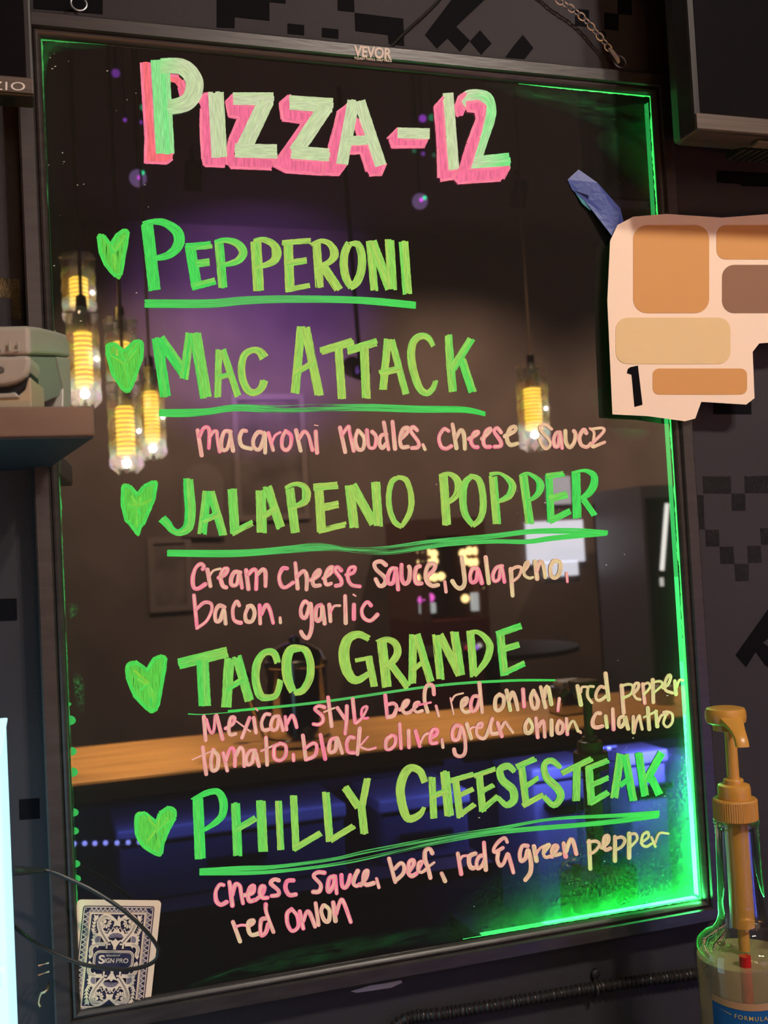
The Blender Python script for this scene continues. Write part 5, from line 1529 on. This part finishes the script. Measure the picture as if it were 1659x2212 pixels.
# pendant lamps
def bulb_mat():
    m, nt, b = new_mat('amber ribbed lamp core'); N, Lk = nt.nodes, nt.links
    tc = N.new('ShaderNodeTexCoord'); w_ = N.new('ShaderNodeTexWave'); w_.bands_direction = 'Z'; w_.inputs['Scale'].default_value = 33; w_.inputs['Distortion'].default_value = 0.6; Lk.new(tc.outputs['Object'], w_.inputs['Vector'])
    r = N.new('ShaderNodeValToRGB'); r.color_ramp.elements[0].position = .22; r.color_ramp.elements[0].color = (.34, .13, .03, 1); r.color_ramp.elements[1].position = .62; r.color_ramp.elements[1].color = (1, .66, .05, 1)
    Lk.new(w_.outputs['Fac'], r.inputs[0]); Lk.new(r.outputs[0], b.inputs['Emission Color']); b.inputs['Emission Strength'].default_value = E_BULB; b.inputs['Base Color'].default_value = (.3, .2, .05, 1); return m
def crackle():
    m, nt, b = new_mat('rainbow crackle glass'); N, Lk = nt.nodes, nt.links; N.remove(b); out = N['Material Output']
    tc = N.new('ShaderNodeTexCoord'); v = N.new('ShaderNodeTexVoronoi'); v.inputs['Scale'].default_value = 55; Lk.new(tc.outputs['Object'], v.inputs['Vector'])
    hs = N.new('ShaderNodeHueSaturation'); hs.inputs['Saturation'].default_value = .55; hs.inputs['Value'].default_value = 1.5; Lk.new(v.outputs['Color'], hs.inputs['Color'])
    mx = N.new('ShaderNodeMix'); mx.data_type = 'RGBA'; mx.inputs[0].default_value = .6; mx.inputs[6].default_value = (.8, .8, .8, 1); mx.inputs[7].default_value = (.8, .8, .8, 1); Lk.new(hs.outputs[0], mx.inputs[7])
    tl = N.new('ShaderNodeBsdfTranslucent'); Lk.new(mx.outputs[2], tl.inputs[0])
    tr = N.new('ShaderNodeBsdfTransparent'); gl = N.new('ShaderNodeBsdfGlossy'); gl.inputs['Roughness'].default_value = .12
    a_ = N.new('ShaderNodeMixShader'); a_.inputs[0].default_value = .30; Lk.new(tr.outputs[0], a_.inputs[1]); Lk.new(tl.outputs[0], a_.inputs[2])
    b_ = N.new('ShaderNodeMixShader'); b_.inputs[0].default_value = .12; Lk.new(a_.outputs[0], b_.inputs[1]); Lk.new(gl.outputs[0], b_.inputs[2]); Lk.new(b_.outputs[0], out.inputs['Surface']); return m
m_bulb, m_crk = bulb_mat(), crackle()
m_wire = mat('brown pendant wire', (.25, .17, .12), .5)
def pendant(px, ytop, ycore, ycore2, ybot, wpx, Y, label):
    top, bot = refl(px, ytop, Y), refl(px, ybot, Y); c0, c1 = refl(px, ycore, Y), refl(px, ycore2, Y)
    pxs = (refl(px + 10, ycore, Y) - refl(px, ycore, Y)).length / 10; r = wpx / 2 * pxs
    x = (top.x + bot.x) / 2
    t = thing('pendant_lamp', (x, Y, bot.z), label, 'pendant lamp', 'crackle glass pendants over the bar')
    MB().tube([(x, Y, top.z - .02), (x, Y, z1)], .0035, 8).build('wire', m_wire, t)
    MB().lathe([(.0035, top.z + .03), (.010, top.z + .025), (.012, top.z - .005), (.018, top.z - .012), (.018, c0.z)], (x, Y, 0), n=20, caps=False).build('socket', m_chr, t)
    MB().tube([(x - r * 1.12, Y, top.z - .006), (x + r * 1.12, Y, top.z - .006)], .0022, 6).build('cross_pin', m_brass, t)
    n = 9; q = [(r * (1 + .06 * (k % 2)), top.z + (bot.z - top.z) * k / n) for k in range(n + 1)]
    MB().lathe(q, (x, Y, 0), n=14, caps=False).build('glass_shade', m_crk, t, sharp=10)
    rc = r * .56; cl = [(rc * .8, c1.z), (rc, c1.z + .004)]; nr = 14
    for k in range(nr * 4 + 1): cl.append((rc * (1 + .045 * math.cos(2 * math.pi * k / 4)), c1.z + .004 + (c0.z - c1.z - .008) * k / (nr * 4)))
    cl.append((rc * .75, c0.z))
    MB().lathe(cl, (x, Y, 0), n=18).build('lamp_core', m_bulb, t)
    lamp('glass_fill_light', 'POINT', (x, Y, c1.z - .012), 1.6, (1.0, .93, .86), t, shadow_soft_size=.008)  # added fill lights that whiten the crackle glass
    lamp('glass_fill_light', 'POINT', (x + r * .78, Y + r * .3, (c0.z + c1.z) / 2), .4, (1.0, .92, .85), t, shadow_soft_size=.003)
    for k in range(7):
        a = 2 * math.pi * k / 7 + .3; b_ = Vector((x + r * .72 * math.cos(a), Y + r * .72 * math.sin(a), bot.z)); hh = random.uniform(.016, .034)
        MB().lathe([(.0004, -hh * .6), (r * .34, -.002), (r * .30, .012), (.0004, hh)], b_, (.25 * math.cos(a), .25 * math.sin(a), 1), 6, caps=False).build('crystal', m_crk, t, sharp=5)
pendant(170, 552, 600, 668, 690, 72, -1.58, 'pendant lamp reflected at the far left, upper of the two')
pendant(180, 668, 716, 838, 864, 70, -1.30, 'pendant lamp reflected at the far left, lower of the two')
pendant(262, 688, 738, 830, 846, 68, -1.60, 'pendant lamp reflected behind the heart of the second item')
pendant(270, 820, 878, 988, 1006, 72, -1.36, 'pendant lamp reflected just below the heart of the second item')
pendant(327, 795, 846, 958, 980, 58, -1.72, 'pendant lamp reflected left of the second underline')
pendant(1151, 788, 838, 930, 962, 60, -1.70, 'pendant lamp reflected above the word sauce at the right')

# little globe lights
for k, (px, py) in enumerate(((298, 385), (907, 435))):
    c = refl(px, py, -1.9)
    t = thing('party_globe', (c.x, c.y, c.z), ('small purple and green globe light reflected under the letter P of the title', 'small purple and green globe light reflected under the dash of the title')[k], 'globe light')
    MB().lathe([(.0004, -.022)] + [(.022 * math.cos(a), .022 * math.sin(a)) for a in [math.pi * (j / 12 - .5) for j in range(1, 12)]] + [(.0004, .022)], c, n=24, caps=False).build('globe_shell', emit_mat('violet globe glow %d' % k, (.42, .25, .62), 2.2), t)
    MB().tube([c + Vector((0, 0, .021)), (c.x, c.y, z1)], .003, 6).build('globe_wire', m_blk, t)
    for (dx, dz, col_) in ((.002 if k == 0 else -.004, -.006 if k == 0 else -.003, (.85, .10, 1.0)), (.009 if k == 0 else .006, .007 if k == 0 else .003, (.05, .95, .45))):
        MB().lathe([(.0004, -.0055), (.0048, -.003), (.0055, 0), (.0048, .003), (.0004, .0055)], c + Vector((dx, .0225, dz)), n=14, caps=False).build('globe_led', emit_mat('globe LED', col_, 10.0), t)
for k, (px, py, r, col_, e) in enumerate(((250,158,.011,(.45,.10,.9),2.2), (309,232,.008,(.03,.8,.3),2.5), (270,259,.005,(.5,.1,.95),4), (304,264,.005,(.5,.1,.95),3), (913,256,.011,(.5,.08,.95),4), (933,254,.010,(.02,.5,.2),2.5), (895,325,.007,(.05,.5,.25),2), (914,332,.006,(.4,.1,.8),3), (938,335,.007,(.1,.4,.25),1.5))):
    c = refl(px, py, -1.95)
    t = thing('party_light', (c.x, c.y, c.z), ('violet party light dim at the upper left of the title', 'green party light beside the letter P', 'violet party light left of the letter P', 'violet party light touching the letter P', 'violet party light above the dash end', 'green party light left of the numeral', 'green party light below the dash', 'violet party light below the dash', 'grey green party light below the dash end')[k], 'party light', 'tiny party lights on the ceiling wires')
    MB().lathe([(.0003, -r), (r * .7, -r * .7), (r, 0), (r * .7, r * .7), (.0003, r)], c, n=14, caps=False).build('light_dome', emit_mat('party light %d' % k, col_, e), t)
    MB().tube([c + Vector((0, 0, r * .9)), (c.x, c.y, z1)], .0015, 5).build('light_wire', m_blk, t)

# far wall: window, pictures, amusement cabinet, cooler with a tube light, table
YF = -4.6
m_sky = emit_mat('bright daylight pane', (.80, .80, .90), 8.0)
a0, b0 = rbox(1136, 1128, 1264, 1212, YF + .02, .015)
wn = MB().box(a0, b0).build('window_1', m_sky); wn['kind'] = 'structure'
a0, b0 = rbox(1175, 1214, 1250, 1242, YF + .02, .015); o = MB().box(a0, b0).build('window_2', m_sky); o['kind'] = 'structure'
a0, b0 = rbox(1180, 1030, 1235, 1088, YF + .02, .015); o = MB().box(a0, b0).build('window_3', emit_mat('hazy daylight pane', (.8, .8, .88), 3.0)); o['kind'] = 'structure'
def picture(px0, py0, px1, py1, label, fill):
    a_, b_ = rbox(px0, py0, px1, py1, YF + .03, .03)
    t = thing('wall_picture', ((a_[0] + b_[0]) / 2, YF, a_[2]), label, 'picture', 'framed pictures on the far wall'); w_ = .03
    f = MB()
    f.box((a_[0], YF, a_[2]), (a_[0] + w_, YF + .014, b_[2])).box((b_[0] - w_, YF, a_[2]), (b_[0], YF + .014, b_[2])).box((a_[0] + w_, YF, a_[2]), (b_[0] - w_, YF + .014, a_[2] + w_)).box((a_[0] + w_, YF, b_[2] - w_), (b_[0] - w_, YF + .014, b_[2]))
    f.build('picture_frame', mat('pale picture frame', (.30, .235, .21), .6), t)
    MB().box((a_[0] + w_, YF, a_[2] + w_), (b_[0] - w_, YF + .006, b_[2] - w_)).build('picture_sheet', mat(fill[0], fill[1], .7, vary=.4, vscale=6), t)
picture(500, 850, 672, 1120, 'tall framed picture reflected behind the word noodles', ('dim picture print', (.19, .145, .125)))
picture(318, 1162, 420, 1318, 'small framed picture reflected left of the word cream', ('grey picture print', (.25, .195, .17)))
t = thing('arched_mirror', (refl(438, 1150, YF).x, YF, refl(438, 1160, YF).z), 'pale arched panel reflected behind the letter J', 'wall panel')
mb = MB(); arch = [(392, 1160)] + [(438 - 46 * math.cos(a), 1050 - 50 * math.sin(a)) for a in [math.pi * k / 14 for k in range(15)]] + [(484, 1160)]
mb.prism([refl(x, y, YF + .02) for x, y in arch], (0, -.02, 0)).build('panel_sheet', mat('pale arch panel', (.26, .20, .18), .7), t)
a0, b0 = rbox(903, 1158, 1060, 1372, -4.0, .5)
ac = thing('amusement_cabinet', ((a0[0] + b0[0]) / 2, -4.25, 0), 'dark red amusement cabinet with rows of yellow bulbs', 'cabinet')
m_red2 = mat('dark red cabinet', (.16, .028, .025), .5); w_ = .045
zr = refl(980, 1340, -4.0).z
MB().box((a0[0], -4.5, 0), (b0[0], -4.0, zr)).build('cabinet_base', m_red2, ac)
for xx in (a0[0], b0[0] - w_): MB().box((xx, -4.5, zr), (xx + w_, -4.0, b0[2])).build('side_panel', mat('brown cabinet side', (.22, .10, .07), .5), ac)
MB().box((a0[0], -4.5, b0[2]), (b0[0], -4.0, b0[2] + .08)).build('cabinet_top', mat('brown cabinet side', (.22, .10, .07), .5), ac)
MB().box((a0[0] + w_, -4.5, zr), (b0[0] - w_, -4.48, b0[2])).build('back_panel', mat('dark cabinet back', (.06, .05, .055), .5), ac)
m_yb = emit_mat('warm yellow bulb', (1.0, .68, .28), 17.0); m_pb = emit_mat('pink bulb', (1.0, .15, .75), 9.0)
def bulb(px, py, r, m, Y=-4.02, name='bulb'):
    c = refl(px, py, Y); MB().lathe([(.0004, -r), (r * .7, -r * .7), (r, 0), (r * .7, r * .7), (.0004, r)], c, n=12, caps=False).build(name, m, ac)
for (px, py) in ((910,1193),(922,1192),(937,1196),(910,1213),(924,1216),(938,1212),(908,1248),(922,1250),(938,1247),(953,1245),(1000,1195),(1014,1190),(1028,1190),(1004,1212),(1018,1215),(1030,1214),(1041,1270),(1005,1293)): bulb(px, py, .021, m_yb)
for (px, py) in ((912,1296),(929,1291)): bulb(px, py, .022, m_pb)
for (px0, py0, px1, py1) in ((907,1304,943,1324), (1018,1281,1054,1318)):
    p_, q_ = rbox(px0, py0, px1, py1, -4.02, .02); MB().box(p_, q_).build('lit_card', emit_mat('lit white card', (.75, .8, .78), 4.5), ac, bevel=.005)
gc = thing('glass_door_cooler', (refl(1440, 1300, -3.9).x + .12, -4.1, 0), 'dark upright cooler with a white tube light reflected at the right', 'cooler')
a0, b0 = rbox(1385, 1075, 1500, 1300, -3.9, .4)
MB().box((a0[0], -4.4, 0), (b0[0] + .1, -4.38, b0[2])).build('cooler_back', m_cool2, gc); 
for xx in (a0[0], b0[0] + .08): MB().box((xx, -4.4, 0), (xx + .02, -3.9, b0[2])).build('cooler_side', m_cool2, gc)
MB().box((a0[0], -4.4, b0[2]), (b0[0] + .1, -3.9, b0[2] + .06)).build('cooler_top', m_cool2, gc)
MB().tube([refl(1441, 1088, -3.92), refl(1430, 1232, -3.92)], .011, 10).build('tube_light', emit_mat('white tube light', (.95, .92, .85), 9.0), gc)
MB().tube([refl(1429, 1248, -3.92), refl(1430, 1266, -3.92)], .010, 10).build('tube_light', emit_mat('white tube light', (.95, .92, .85), 5.0), gc)
c = refl(1060, 1400, -3.0)
tb = thing('round_table', (c.x, -3.0, 0), 'dark round table reflected behind the letters D and E', 'table')
MB().lathe([(.33, c.z - .02), (.34, c.z - .018), (.34, c.z), (.0004, c.z + .0005)], (c.x, -3.0, 0), n=40).build('table_top', mat('dark brown table', (.045, .022, .018), .55), tb)
MB().lathe([(.22, 0), (.22, .02), (.03, .05), (.03, c.z - .03)], (c.x, -3.0, 0), n=24).build('pedestal', m_blk, tb)
for k, (px, py, col_, e, r) in enumerate(((1028,1384,(.5,.2,1),7,.010), (1010,1393,(1,.05,.10),3,.012), (1058,1386,(1,.05,.2),3,.012), (1036,1404,(.9,.85,.75),5,.010), (1015,1400,(.9,.7,.4),4,.008))):
    q = refl(px, py, -2.76 - .02 * k)
    tt = thing('table_candle', (q.x, q.y, c.z), ('violet candle light on the round table', 'red candle light left on the round table', 'red candle light right on the round table', 'white candle light on the round table', 'amber candle light on the round table')[k], 'candle light', 'candle lights on the round table')
    MB().lathe([(.016, c.z + .0006), (.018, c.z + .025), (.017, c.z + .025), (.014, c.z + .003)], (q.x, q.y, 0), n=14, caps=False).build('candle_cup', m_blk, tt)
    MB().lathe([(.0004, -r), (r * .8, -r * .5), (r, 0), (r * .6, r * .8), (.0004, r)], (q.x, q.y, c.z + .03), n=12, caps=False).build('flame', emit_mat('candle %d' % k, col_, e), tt)
